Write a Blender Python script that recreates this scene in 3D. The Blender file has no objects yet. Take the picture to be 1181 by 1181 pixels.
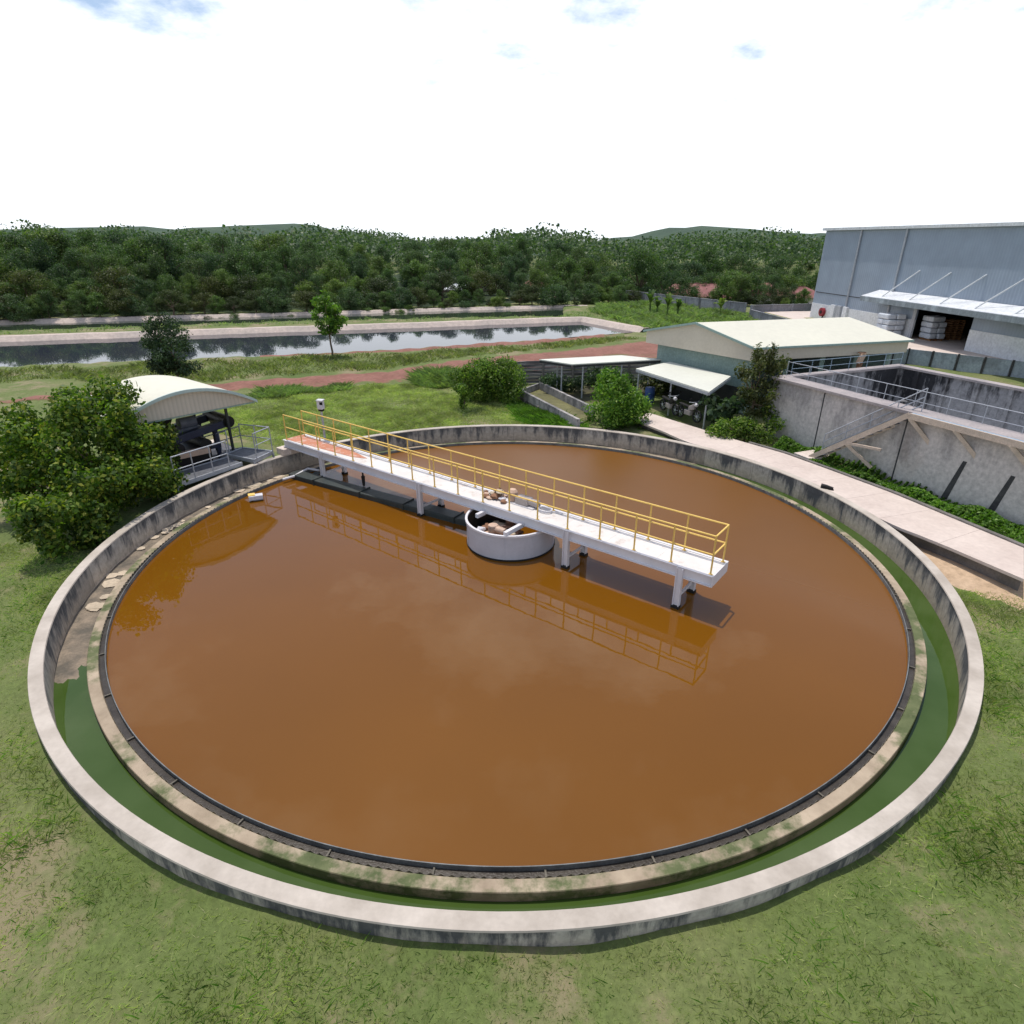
import bpy, math, random
import numpy as np
from mathutils import Vector, Matrix

random.seed(7)
SC = bpy.context.scene
COL = SC.collection
R_ = math.radians

# ------------------------------------------------------------------ camera model (photo is 1181 px square)
F_PX, PITCH, ROLL, CAM_H = 706.6, 0.4249, 0.0063, 8.956
PX0, PY0 = 597.5, 597.0
cp, sp = math.cos(PITCH), math.sin(PITCH)
def at(px, py, z=0.0):
    """world point at height z that stands at picture position px, py"""
    x = (px - PX0) / F_PX; y = -(py - PY0) / F_PX
    c, s = math.cos(ROLL), math.sin(ROLL)
    x, y = c*x - s*y, s*x + c*y
    d = Vector((x, cp + y*sp, -sp + y*cp))
    t = (z - CAM_H) / d.z
    return Vector((d.x*t, d.y*t, z))
TC = Vector((-0.235, 17.417, 0.0))       # centre of the round tank
U = Vector((0.7937, -0.6085, 0)); N = Vector((0.6085, 0.7937, 0))
def BW(u, n, z): return TC + U*u + N*n + Vector((0, 0, z))

# ------------------------------------------------------------------ materials
def nt(name):
    m = bpy.data.materials.new(name); m.use_nodes = True
    t = m.node_tree; t.nodes.clear()
    return m, t, t.nodes, t.links
def node(t, typ, **kw):
    n = t.nodes.new(typ)
    for k, v in kw.items():
        if k == 'op': n.operation = v
        else: setattr(n, k, v)
    return n
def setin(n, **kw):
    for k, v in kw.items(): n.inputs[k.replace('_', ' ')].default_value = v
def c4(c): return (c[0], c[1], c[2], 1.0)
def ramp(t, stops):
    r = t.nodes.new('ShaderNodeValToRGB'); e = r.color_ramp.elements
    while len(e) < len(stops): e.new(0.5)
    for i, (p, c) in enumerate(stops):
        e[i].position = p; e[i].color = c4(c) if not isinstance(c, (int, float)) else (c, c, c, 1)
    return r
def mixc(t, fac, a, b, mode='MIX'):
    m = t.nodes.new('ShaderNodeMix'); m.data_type = 'RGBA'; m.blend_type = mode
    for sock, v in ((0, fac), (6, a), (7, b)):
        if isinstance(v, bpy.types.NodeSocket): t.links.new(v, m.inputs[sock])
        elif isinstance(v, (int, float)): m.inputs[sock].default_value = v
        else: m.inputs[sock].default_value = c4(v)
    return m.outputs[2]
def coords(t, scale=(1, 1, 1), rot=(0, 0, 0)):
    g = t.nodes.new('ShaderNodeNewGeometry')
    mp = t.nodes.new('ShaderNodeMapping'); t.links.new(g.outputs['Position'], mp.inputs[0])
    mp.inputs['Scale'].default_value = scale; mp.inputs['Rotation'].default_value = rot
    return mp.outputs[0]
def noise(t, vec, scale, detail=4, rough=.55):
    n = t.nodes.new('ShaderNodeTexNoise'); t.links.new(vec, n.inputs['Vector'])
    n.inputs['Scale'].default_value = scale; n.inputs['Detail'].default_value = detail
    n.inputs['Roughness'].default_value = rough
    return n.outputs[0]
def finish(t, color, rough=.7, bump=None, bdist=.02, metal=0, spec=.3):
    p = t.nodes.new('ShaderNodeBsdfPrincipled'); o = t.nodes.new('ShaderNodeOutputMaterial')
    if isinstance(color, bpy.types.NodeSocket): t.links.new(color, p.inputs['Base Color'])
    else: p.inputs['Base Color'].default_value = c4(color)
    if isinstance(rough, bpy.types.NodeSocket): t.links.new(rough, p.inputs['Roughness'])
    else: p.inputs['Roughness'].default_value = rough
    p.inputs['Metallic'].default_value = metal
    p.inputs['Specular IOR Level'].default_value = spec
    if bump is not None:
        b = t.nodes.new('ShaderNodeBump'); b.inputs['Distance'].default_value = bdist
        b.inputs['Strength'].default_value = .6
        t.links.new(bump, b.inputs['Height']); t.links.new(b.outputs[0], p.inputs['Normal'])
    t.links.new(p.outputs[0], o.inputs[0])
    return p
def mottled(name, a, b, scale=2.0, rough=.8, lo=.35, hi=.65, bump=.01, stretch=(1, 1, 1), metal=0, fine=(.82, 1.12), spec=.3):
    """two-tone weathered surface"""
    m, t, n, l = nt(name)
    v = coords(t, stretch)
    f = noise(t, v, scale, 6, .6)
    r = ramp(t, [(lo, a), (hi, b)]); l.new(f, r.inputs[0])
    col = r.outputs[0]
    f2 = noise(t, coords(t), scale*9, 3, .6)
    r2 = ramp(t, [(.3, fine[0]), (.7, fine[1])]); l.new(f2, r2.inputs[0])
    col = mixc(t, 1.0, col, r2.outputs[0], 'MULTIPLY')
    finish(t, col, rough, f2, bump, metal, spec)
    return m
def streaked(name, base, dark, low, ztop, zbot, sx=1.2, amount=.55, rust=None, radial=False):
    """weathered concrete with rain streaks running down from the top edge and a paler foot"""
    m, t, n, l = nt(name)
    g = node(t, 'ShaderNodeNewGeometry')
    sep = node(t, 'ShaderNodeSeparateXYZ'); l.new(g.outputs['Position'], sep.inputs[0])
    if radial:
        sx_ = node(t, 'ShaderNodeMath', op='SUBTRACT'); l.new(sep.outputs[0], sx_.inputs[0]); sx_.inputs[1].default_value = TC.x
        sy_ = node(t, 'ShaderNodeMath', op='SUBTRACT'); l.new(sep.outputs[1], sy_.inputs[0]); sy_.inputs[1].default_value = TC.y
        an = node(t, 'ShaderNodeMath', op='ARCTAN2'); l.new(sy_.outputs[0], an.inputs[0]); l.new(sx_.outputs[0], an.inputs[1])
        arc = node(t, 'ShaderNodeMath', op='MULTIPLY'); l.new(an.outputs[0], arc.inputs[0]); arc.inputs[1].default_value = 12.0
        along = arc.outputs[0]
    else:
        ad = node(t, 'ShaderNodeMath', op='MULTIPLY_ADD'); l.new(sep.outputs[0], ad.inputs[0]); ad.inputs[1].default_value = .45; l.new(sep.outputs[1], ad.inputs[2])
        along = ad.outputs[0]
    cx = node(t, 'ShaderNodeCombineXYZ'); l.new(along, cx.inputs[0])
    zs = node(t, 'ShaderNodeMath', op='MULTIPLY'); l.new(sep.outputs[2], zs.inputs[0]); zs.inputs[1].default_value = .22
    l.new(zs.outputs[0], cx.inputs[2])
    st = noise(t, cx.outputs[0], 2.2*sx, 6, .7)
    broad = noise(t, cx.outputs[0], .35*sx, 3, .5)
    fl = noise(t, g.outputs['Position'], 7, 6, .65)
    h = node(t, 'ShaderNodeMapRange'); l.new(sep.outputs[2], h.inputs[0]); h.inputs[1].default_value = zbot; h.inputs[2].default_value = ztop
    # streak mask: denser towards the top edge
    a1 = node(t, 'ShaderNodeMath', op='MULTIPLY_ADD'); l.new(h.outputs[0], a1.inputs[0]); a1.inputs[1].default_value = .17; l.new(st, a1.inputs[2])
    a2 = node(t, 'ShaderNodeMath', op='MULTIPLY_ADD'); l.new(broad, a2.inputs[0]); a2.inputs[1].default_value = .5; l.new(a1.outputs[0], a2.inputs[2])
    rk = ramp(t, [(.80, 0.0), (.93, 1.0)]); l.new(a2.outputs[0], rk.inputs[0])
    fr = ramp(t, [(.3, .75), (.7, 1.2)]); l.new(fl, fr.inputs[0])
    col = mixc(t, h.outputs[0], low, base)
    if rust is not None:
        rn = ramp(t, [(.62, 0.0), (.75, .55)]); l.new(noise(t, cx.outputs[0], .9*sx, 3, .6), rn.inputs[0])
        col = mixc(t, rn.outputs[0], col, rust)
    if radial:
        fr_ = node(t, 'ShaderNodeMath', op='MULTIPLY'); l.new(along, fr_.inputs[0]); fr_.inputs[1].default_value = 1/2.356
        f2_ = node(t, 'ShaderNodeMath', op='FRACT'); l.new(fr_.outputs[0], f2_.inputs[0])
        jn = ramp(t, [(.0, .75), (.012, .0)]); l.new(f2_.outputs[0], jn.inputs[0]); col = mixc(t, jn.outputs[0], col, (.06, .06, .06))
        pn = node(t, 'ShaderNodeMath', op='FLOOR'); l.new(fr_.outputs[0], pn.inputs[0])
        wn = node(t, 'ShaderNodeTexWhiteNoise', noise_dimensions='1D'); l.new(pn.outputs[0], wn.inputs['W'])
        pr_ = ramp(t, [(0, .78), (1, 1.15)]); l.new(wn.outputs[0], pr_.inputs[0]); col = mixc(t, 1, col, pr_.outputs[0], 'MULTIPLY')
    mk = node(t, 'ShaderNodeMath', op='MULTIPLY'); l.new(rk.outputs[0], mk.inputs[0]); mk.inputs[1].default_value = amount*1.5
    col = mixc(t, mk.outputs[0], col, dark)
    col = mixc(t, 1.0, col, fr.outputs[0], 'MULTIPLY')
    finish(t, col, .88, fl, .012)
    return m
def leaf_mat(name, dark, light, hue2=None, trans=.35):
    vary = 'far' in name or name == 'lf_olive'
    m, t, n, l = nt(name)
    g = node(t, 'ShaderNodeNewGeometry')
    r = ramp(t, [(0, dark), (.75, light), (1, hue2 or light)]); l.new(g.outputs['Random Per Island'], r.inputs[0])
    cl = ramp(t, [(.35, .62), (.65, 1.2)]); l.new(noise(t, coords(t), .9, 2, .5), cl.inputs[0])
    col = mixc(t, 1.0, r.outputs[0], cl.outputs[0], 'MULTIPLY')
    oi = node(t, 'ShaderNodeObjectInfo'); ov = ramp(t, [(0, (.72, .78, .80)), (.35, (.95, 1.0, 1.0)), (.7, (1.12, 1.08, .95)), (1, (1.38, 1.22, 1.0))]); l.new(oi.outputs['Random'], ov.inputs[0])
    if vary: col = mixc(t, 1.0, col, ov.outputs[0], 'MULTIPLY')
    p = node(t, 'ShaderNodeBsdfPrincipled'); l.new(col, p.inputs['Base Color']); p.inputs['Roughness'].default_value = .5
    p.inputs['Specular IOR Level'].default_value = .3
    tr = node(t, 'ShaderNodeBsdfTranslucent'); l.new(mixc(t, 1.0, col, (1.0, 1.25, .45), 'MULTIPLY'), tr.inputs[0])
    mx = node(t, 'ShaderNodeMixShader'); mx.inputs[0].default_value = trans
    l.new(p.outputs[0], mx.inputs[1]); l.new(tr.outputs[0], mx.inputs[2])
    o = node(t, 'ShaderNodeOutputMaterial'); l.new(mx.outputs[0], o.inputs[0])
    return m
def water_mat(name, body_a, body_b, scale=.25, ripple=.004, rscale=3.0, rough=.03):
    m, t, n, l = nt(name)
    v = coords(t)
    r = ramp(t, [(.35, body_a), (.65, body_b)]); l.new(noise(t, v, scale, 3, .5), r.inputs[0])
    p = finish(t, r.outputs[0], rough, noise(t, v, rscale, 2, .5), ripple, 0, .5)
    p.inputs['IOR'].default_value = 1.33
    return m

M = {}
def tank_water_mat():
    m, t, n, l = nt('tank_water'); v = coords(t)
    r = ramp(t, [(.35, (.160, .062, .0045)), (.65, (.140, .054, .0035))]); l.new(noise(t, v, .12, 3, .5), r.inputs[0])
    d = node(t, 'ShaderNodeVectorMath', operation='DOT_PRODUCT'); l.new(v, d.inputs[0]); d.inputs[1].default_value = tuple(N)
    mr = node(t, 'ShaderNodeMapRange'); l.new(d.outputs['Value'], mr.inputs[0]); b = TC.dot(N)      # wind ruffles the far half behind the walkway
    mr.inputs[1].default_value = b+1.2; mr.inputs[2].default_value = b+4.5; mr.inputs[3].default_value = .02; mr.inputs[4].default_value = .40
    p = finish(t, r.outputs[0], mr.outputs[0], noise(t, v, 1.6, 2, .5), .0035, 0, .5); p.inputs['IOR'].default_value = 1.42
    return m
M['tank_water'] = tank_water_mat()
M['pond_water'] = water_mat('pond_water', (.026, .032, .046), (.034, .038, .052), .1, .003, 1.2, .02)
M['pond_green'] = water_mat('pond_green', (.026, .040, .028), (.036, .052, .032), .1, .010, 1.2, .05)
M['launder_water'] = water_mat('launder_water', (.042, .076, .013), (.055, .092, .022), .8, .003, 2.5, .03)
M['tank_wall'] = streaked('tank_wall', (.37, .35, .32), (.07, .072, .078), (.44, .355, .27), .60, -.12, 1.0, .62, (.30, .19, .12), True)
M['tank_cope'] = mottled('tank_cope', (.38, .33, .28), (.52, .46, .40), 1.1, .85, .35, .65, .001, fine=(.94, 1.04))
M['ledge'] = mottled('ledge', (.58, .47, .35), (.42, .35, .26), 1.1, .85)
def rim_mat():
    m, t, n, l = nt('rim'); v = coords(t)
    a = ramp(t, [(.3, (.26, .20, .14)), (.7, (.46, .37, .27))]); l.new(noise(t, v, 1.3, 5, .65), a.inputs[0])
    b = ramp(t, [(.3, (.065, .085, .03)), (.7, (.14, .155, .07))]); l.new(noise(t, v, 3, 5, .65), b.inputs[0])
    f = ramp(t, [(.47, 0.0), (.55, 1.0)]); l.new(noise(t, v, .42, 7, .68), f.inputs[0])
    finish(t, mixc(t, f.outputs[0], a.outputs[0], b.outputs[0]), .8, noise(t, v, 8, 5, .6), .012); return m
M['rim'] = rim_mat()
M['algae'] = mottled('algae', (.07, .12, .05), (.16, .19, .12), 2.5, .7)
M['launder_floor'] = mottled('launder_floor', (.11, .095, .075), (.26, .205, .15), 1.9, .75, .38, .62)
M['baffle'] = mottled('baffle', (.10, .105, .105), (.19, .20, .20), 3, .5)
M['weir'] = mottled('weir', (.10, .09, .07), (.16, .14, .11), 4, .6)
def rusted(name, a, rust, lo, hi, sc):
    m, t, n, l = nt(name); v = coords(t)
    r = ramp(t, [(lo, 0.0), (hi, .8)]); l.new(noise(t, v, sc, 9, .72), r.inputs[0])
    b = ramp(t, [(.3, .88), (.7, 1.05)]); l.new(noise(t, v, 1.3, 4, .6), b.inputs[0])
    finish(t, mixc(t, r.outputs[0], mixc(t, 1, a, b.outputs[0], 'MULTIPLY'), rust), .55, noise(t, v, 30, 3), .001); return m
M['deck'] = rusted('deck', (.68, .64, .61), (.36, .25, .18), .56, .74, 2.2)
M['white_steel'] = rusted('white_steel', (.68, .66, .68), (.30, .17, .10), .63, .76, 2.8)
M['rust_deck'] = rusted('rust_deck', (.50, .19, .10), (.60, .46, .40), .50, .62, 3.0)
M['yellow'] = rusted('yellow', (.78, .52, .14), (.45, .22, .08), .62, .78, 3.5)
M['dark_rubber'] = mottled('dark_rubber', (.012, .012, .013), (.025, .024, .022), 5, .7)
M['drum_steel'] = mottled('drum_steel', (.50, .50, .54), (.43, .43, .47), 1.2, .45, .35, .7, .001, fine=(.96, 1.03))
M['drum_in'] = mottled('drum_in', (.05, .04, .03), (.09, .07, .05), 2, .8)
M['pipe_dark'] = mottled('pipe_dark', (.030, .042, .042), (.050, .055, .050), 2, .5)
M['motor_tan'] = mottled('motor_tan', (.62, .42, .30), (.50, .36, .28), 5, .5)
M['motor_grey'] = mottled('motor_grey', (.30, .27, .27), (.40, .35, .33), 5, .5)
M['galv'] = mottled('galv', (.36, .38, .42), (.46, .48, .52), 4, .45, metal=.3)
M['grating'] = mottled('grating', (.085, .09, .105), (.14, .145, .165), 6, .6)
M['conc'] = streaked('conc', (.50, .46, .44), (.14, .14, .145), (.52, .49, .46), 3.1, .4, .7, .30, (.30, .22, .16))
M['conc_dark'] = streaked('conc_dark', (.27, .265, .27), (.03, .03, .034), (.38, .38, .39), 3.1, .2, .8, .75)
M['coping_grey'] = mottled('coping_grey', (.40, .35, .34), (.30, .27, .27), 1.2, .85)
M['conc_pale'] = mottled('conc_pale', (.56, .47, .41), (.66, .57, .51), 1.0, .85)
M['conc_path'] = mottled('conc_path', (.52, .43, .38), (.63, .535, .475), .8, .85, .3, .7, .002, fine=(.93, 1.05))
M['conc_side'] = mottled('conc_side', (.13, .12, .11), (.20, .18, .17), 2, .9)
M['joint'] = mottled('joint', (.04, .04, .042), (.07, .07, .07), 4, .9)
M['tan_beam'] = mottled('tan_beam', (.58, .47, .38), (.46, .38, .31), 3, .8)
M['channel'] = streaked('channel', (.40, .37, .35), (.10, .10, .11), (.26, .25, .25), .95, .3, 1.3, .5)
M['cream_roof'] = mottled('cream_roof', (.66, .635, .52), (.62, .595, .49), .35, .5, .3, .7, .002, fine=(.96, 1.03))
M['white_roof'] = mottled('white_roof', (.66, .66, .58), (.60, .60, .53), .5, .5, .3, .7, .002, fine=(.96, 1.03))
M['beige_clad'] = None
M['green_trim'] = mottled('green_trim', (.26, .36, .33), (.32, .42, .38), 2, .5)
M['pale_trim'] = mottled('pale_trim', (.40, .50, .48), (.46, .56, .53), 2, .5, fine=(.95, 1.04))
M['green_wall'] = mottled('green_wall', (.20, .28, .27), (.25, .33, .31), 1, .7)
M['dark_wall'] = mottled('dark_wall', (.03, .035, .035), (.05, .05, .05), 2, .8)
M['press_grey'] = mottled('press_grey', (.09, .10, .13), (.13, .14, .17), 3, .5)
M['navy'] = mottled('navy', (.018, .022, .045), (.03, .035, .06), 3, .45)
M['black'] = mottled('black', (.008, .008, .009), (.016, .015, .015), 4, .5)
M['bank'] = mottled('bank', (.55, .45, .39), (.42, .36, .32), .35, .9)
M['bank_top'] = mottled('bank_top', (.62, .50, .43), (.48, .42, .36), .5, .9)
M['sack'] = mottled('sack', (.62, .65, .70), (.50, .54, .60), 2, .6)
M['wood'] = mottled('wood', (.22, .11, .05), (.32, .17, .08), 3, .8)
M['ww'] = mottled('ww', (.66, .68, .70), (.58, .60, .63), .6, .7)
M['red'] = mottled('red', (.30, .03, .04), (.22, .03, .04), 3, .5)
M['tile_red'] = mottled('tile_red', (.22, .09, .085), (.28, .125, .115), .6, .8)
M['tile_grey'] = mottled('tile_grey', (.36, .35, .37), (.44, .42, .43), .6, .8)
M['house_wall'] = mottled('house_wall', (.55, .50, .47), (.48, .43, .41), .7, .85)
M['fence_wall'] = streaked('fence_wall', (.34, .34, .37), (.15, .15, .17), (.28, .27, .28), 1.5, .3, .4, .4)
M['bark'] = mottled('bark', (.10, .075, .05), (.16, .12, .085), 5, .9)
M['pale_bark'] = mottled('pale_bark', (.28, .24, .19), (.18, .15, .11), 5, .9)
M['rust'] = mottled('rust', (.20, .10, .06), (.28, .15, .09), 4, .8)
M['blue_plate'] = mottled('blue_plate', (.24, .33, .42), (.30, .38, .46), 2, .5)
M['verge_yellow'] = mottled('verge_yellow', (.26, .22, .05), (.16, .18, .05), .8, .9)
M['box_white'] = mottled('box_white', (.66, .64, .68), (.58, .57, .60), 4, .45)
M['lens'] = mottled('lens', (.01, .01, .012), (.02, .02, .02), 4, .15)

def ribbed(name, a, b, period, ang, rough=.5, depth=.03):
    """profiled sheet: ribs as bump and a slight tone change"""
    m, t, n, l = nt(name)
    w = node(t, 'ShaderNodeTexWave', wave_type='BANDS', bands_direction='X', wave_profile='SIN')
    l.new(coords(t, (1, 1, 1), (0, 0, ang)), w.inputs['Vector']); w.inputs['Scale'].default_value = 2*math.pi/period/20.0
    w.inputs['Distortion'].default_value = 0
    r = ramp(t, [(.15, a), (.5, b)]); l.new(w.outputs[1], r.inputs[0])
    r2 = ramp(t, [(.3, .9), (.7, 1.06)]); l.new(noise(t, coords(t), .6, 4), r2.inputs[0])
    finish(t, mixc(t, 1, r.outputs[0], r2.outputs[0], 'MULTIPLY'), rough, w.outputs[1], depth)
    return m
M['beige_clad'] = ribbed('beige_clad', (.50, .45, .37), (.55, .49, .405), .16, R_(-50), .5, .012)
M['wh_clad'] = ribbed('wh_clad', (.265, .315, .39), (.28, .33, .405), .3, R_(85), .5, .012)
M['beige_plain'] = mottled('beige_plain', (.53, .47, .385), (.57, .51, .42), .8, .6, fine=(.95, 1.04))
M['plank'] = None
def plank_mat():
    m, t, n, l = nt('plank')
    g = node(t, 'ShaderNodeNewGeometry'); sep = node(t, 'ShaderNodeSeparateXYZ'); l.new(g.outputs['Position'], sep.inputs[0])
    v = coords(t, (.5, .5, 5.5))
    r = ramp(t, [(.38, (.07, .065, .065)), (.5, (.16, .15, .155)), (.68, (.38, .36, .36))]); l.new(noise(t, v, 1.3, 4, .6), r.inputs[0])
    finish(t, r.outputs[0], .9, noise(t, v, 5, 3), .02)
    return m
M['plank'] = plank_mat()

# foliage
M['lf_bush'] = leaf_mat('lf_bush', (.030, .080, .010), (.145, .23, .028), (.32, .33, .045), .45)
M['lf_dark'] = leaf_mat('lf_dark', (.022, .050, .024), (.060, .100, .045), (.09, .13, .06))
M['lf_mid'] = leaf_mat('lf_mid', (.040, .105, .014), (.175, .27, .042), (.28, .36, .07), .48)
M['lf_lime'] = leaf_mat('lf_lime', (.045, .125, .014), (.155, .285, .036), (.28, .41, .06), .45)
M['lf_olive'] = leaf_mat('lf_olive', (.032, .052, .018), (.075, .095, .035), (.11, .12, .05))
M['lf_far_a'] = leaf_mat('lf_far_a', (.042, .088, .030), (.108, .172, .056), (.155, .21, .07), .4)
M['lf_far_b'] = leaf_mat('lf_far_b', (.034, .074, .036), (.085, .138, .062), (.12, .17, .08), .4)
M['lf_far_c'] = leaf_mat('lf_far_c', (.06, .12, .034), (.145, .215, .06), (.21, .265, .075), .4)
M['lf_weed'] = leaf_mat('lf_weed', (.055, .14, .016), (.165, .31, .045), (.23, .38, .06), .45)
M['lf_grass'] = leaf_mat('lf_grass', (.29, .36, .12), (.43, .475, .19), (.56, .52, .30), .45)
M['lf_verge'] = leaf_mat('lf_verge', (.135, .175, .055), (.235, .265, .10), (.34, .31, .15), .45)
M['lf_tall'] = leaf_mat('lf_tall', (.16, .24, .09), (.26, .345, .14), (.34, .38, .17), .5)

def ground_mat():
    m, t, n, l = nt('ground_grass')
    v = coords(t)
    r = ramp(t, [(.30, (.095, .135, .034)), (.5, (.130, .165, .050)), (.70, (.18, .185, .078))]); l.new(noise(t, v, .22, 5, .6), r.inputs[0])
    r2 = ramp(t, [(.3, .65), (.7, 1.25)]); f = noise(t, v, 9, 8, .75); l.new(f, r2.inputs[0])
    col = mixc(t, 1, r.outputs[0], r2.outputs[0], 'MULTIPLY')
    bare = ramp(t, [(.52, 0.0), (.62, .8)]); l.new(noise(t, v, .30, 9, .72), bare.inputs[0])
    col = mixc(t, bare.outputs[0], col, (.26, .21, .13))
    finish(t, col, .95, f, .06)
    return m
M['ground'] = ground_mat()
def dirt_mat(name, a, b, gr):
    m, t, n, l = nt(name)
    v = coords(t)
    r = ramp(t, [(.3, a), (.7, b)]); l.new(noise(t, v, .5, 6, .6), r.inputs[0])
    r2 = ramp(t, [(.3, .75), (.7, 1.2)]); f = noise(t, v, 4, 6, .7); l.new(f, r2.inputs[0])
    col = mixc(t, 1, r.outputs[0], r2.outputs[0], 'MULTIPLY')
    g = ramp(t, [(.56, 0.0), (.66, gr)]); l.new(noise(t, coords(t, (.35, 1.3, 1), (0, 0, R_(-18))), .8, 5, .6), g.inputs[0])
    e = node(t, 'ShaderNodeAttribute'); e.attribute_name = 'edge'
    en = node(t, 'ShaderNodeMath', op='MULTIPLY_ADD'); l.new(noise(t, v, 1.1, 6, .7), en.inputs[0]); en.inputs[1].default_value = -1.1; l.new(e.outputs['Fac'], en.inputs[2])
    er = ramp(t, [(.0, 1.0), (.16, 0.0)]); ea = node(t, 'ShaderNodeMath', op='ADD'); l.new(en.outputs[0], ea.inputs[0]); ea.inputs[1].default_value = .42; l.new(ea.outputs[0], er.inputs[0])
    mxx = node(t, 'ShaderNodeMath', op='MAXIMUM'); l.new(er.outputs[0], mxx.inputs[0]); l.new(g.outputs[0], mxx.inputs[1])
    col = mixc(t, mxx.outputs[0], col, (.125, .15, .05))
    finish(t, col, .95, f, .04)
    return m
M['red_dirt'] = dirt_mat('red_dirt', (.185, .080, .058), (.27, .128, .098), .6)
M['tan_dirt'] = dirt_mat('tan_dirt', (.42, .29, .18), (.52, .38, .26), .25)
M['shade_earth'] = mottled('shade_earth', (.05, .045, .03), (.10, .095, .035), 1.5, .9)  # dark earth with painted-in shade, for the drain gap and below the carport
M['moss'] = mottled('moss', (.10, .095, .045), (.17, .16, .07), 1.2, .9)
M['litter'] = mottled('litter', (.012, .024, .008), (.028, .045, .014), .5, .95)
M['scum'] = mottled('scum', (.035, .028, .022), (.065, .055, .045), 3, .35)
M['hill'] = mottled('hill', (.030, .060, .035), (.050, .085, .045), .02, .95)

# ------------------------------------------------------------------ mesh builder
class MB:
    def __init__(s): s.v = []; s.f = []; s.smooth = False
    def add(s, vs, fs):
        o = len(s.v); s.v += [tuple(x) for x in vs]; s.f += [tuple(i + o for i in f) for f in fs]; return s
    def hexa(s, b, tp):           # two rings of four points
        return s.add(list(b) + list(tp), [(3, 2, 1, 0), (4, 5, 6, 7), (0, 1, 5, 4), (1, 2, 6, 5), (2, 3, 7, 6), (3, 0, 4, 7)])
    def box(s, c, size, x=Vector((1, 0, 0)), up=Vector((0, 0, 1))):
        c = Vector(c); x = Vector(x).normalized(); up = Vector(up).normalized(); y = up.cross(x).normalized(); up = x.cross(y)
        hx, hy, hz = x*size[0]/2, y*size[1]/2, up*size[2]/2
        return s.hexa([c-hx-hy-hz, c+hx-hy-hz, c+hx+hy-hz, c-hx+hy-hz], [c-hx-hy+hz, c+hx-hy+hz, c+hx+hy+hz, c-hx+hy+hz])
    def bar(s, p, q, w, h):       # square bar from p to q
        p = Vector(p); q = Vector(q); d = (q-p)
        up = Vector((0, 0, 1)) if abs(d.normalized().z) < .95 else Vector((U.x, U.y, 0))
        return s.box((p+q)/2, (d.length, w, h), d, up - d.normalized()*up.dot(d.normalized()))
    def ibeam(s, p, q, w, h, t=.025):
        p = Vector(p); q = Vector(q); d = (q-p).normalized()
        up = Vector((0, 0, 1)) if abs(d.z) < .95 else Vector((U.x, U.y, 0))
        up = (up - d*up.dot(d)).normalized()
        s.box((p+q)/2 + up*(h/2-t/2), ((q-p).length, w, t), d, up)
        s.box((p+q)/2 - up*(h/2-t/2), ((q-p).length, w, t), d, up)
        return s.box((p+q)/2, ((q-p).length, t, h-2*t), d, up)
    def tube(s, p, q, r, n=8, r2=None, cap=True):
        p = Vector(p); q = Vector(q); d = (q-p).normalized(); a = d.orthogonal().normalized(); b = d.cross(a); r2 = r if r2 is None else r2
        vs = []
        for k in range(n):
            an = 2*math.pi*k/n; e = a*math.cos(an) + b*math.sin(an); vs += [p+e*r, q+e*r2]
        fs = [(2*k, 2*((k+1) % n), 2*((k+1) % n)+1, 2*k+1) for k in range(n)]
        if cap: fs += [tuple(2*k for k in reversed(range(n))), tuple(2*k+1 for k in range(n))]
        return s.add(vs, fs)
    def path(s, pts, r, n=8):
        for a, b in zip(pts[:-1], pts[1:]): s.tube(a, b, r, n)
        return s
    def slab(s, pts, t):          # polygon pts (top), thickness t downward
        k = len(pts); pts = [Vector(p) for p in pts]
        nrm = Vector((0, 0, 0))
        for i in range(k): nrm += pts[i].cross(pts[(i+1) % k])
        if nrm.z < 0: pts.reverse()
        return s.add(pts + [p - Vector((0, 0, t)) for p in pts],
                     [tuple(range(k)), tuple(reversed(range(k, 2*k)))] + [(i, i+k, (i+1) % k + k, (i+1) % k) for i in range(k)])
    def prism(s, pts, d):         # polygon extruded by vector d
        k = len(pts); d = Vector(d); pts = [Vector(p) for p in pts]
        return s.add(pts + [p + d for p in pts], [tuple(reversed(range(k))), tuple(range(k, 2*k))] + [(i, (i+1) % k, (i+1) % k + k, i+k) for i in range(k)])
    def lathe(s, prof, n=160, a0=0, a1=2*math.pi, c=(0, 0, 0), closed_prof=False):
        full = abs(a1-a0-2*math.pi) < 1e-6; m = n if full else n+1; vs = []; k = len(prof)
        for i in range(m):
            an = a0 + (a1-a0)*i/n
            for r, z in prof: vs.append((c[0]+r*math.cos(an), c[1]+r*math.sin(an), c[2]+z))
        fs = []
        for i in range(n):
            j = (i+1) % m
            for q in range(k if closed_prof else k-1):
                q2 = (q+1) % k; fs.append((i*k+q, j*k+q, j*k+q2, i*k+q2))
        if closed_prof and not full:
            fs += [tuple(range(k)), tuple((m-1)*k+q for q in reversed(range(k)))]
        return s.add(vs, fs)

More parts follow.
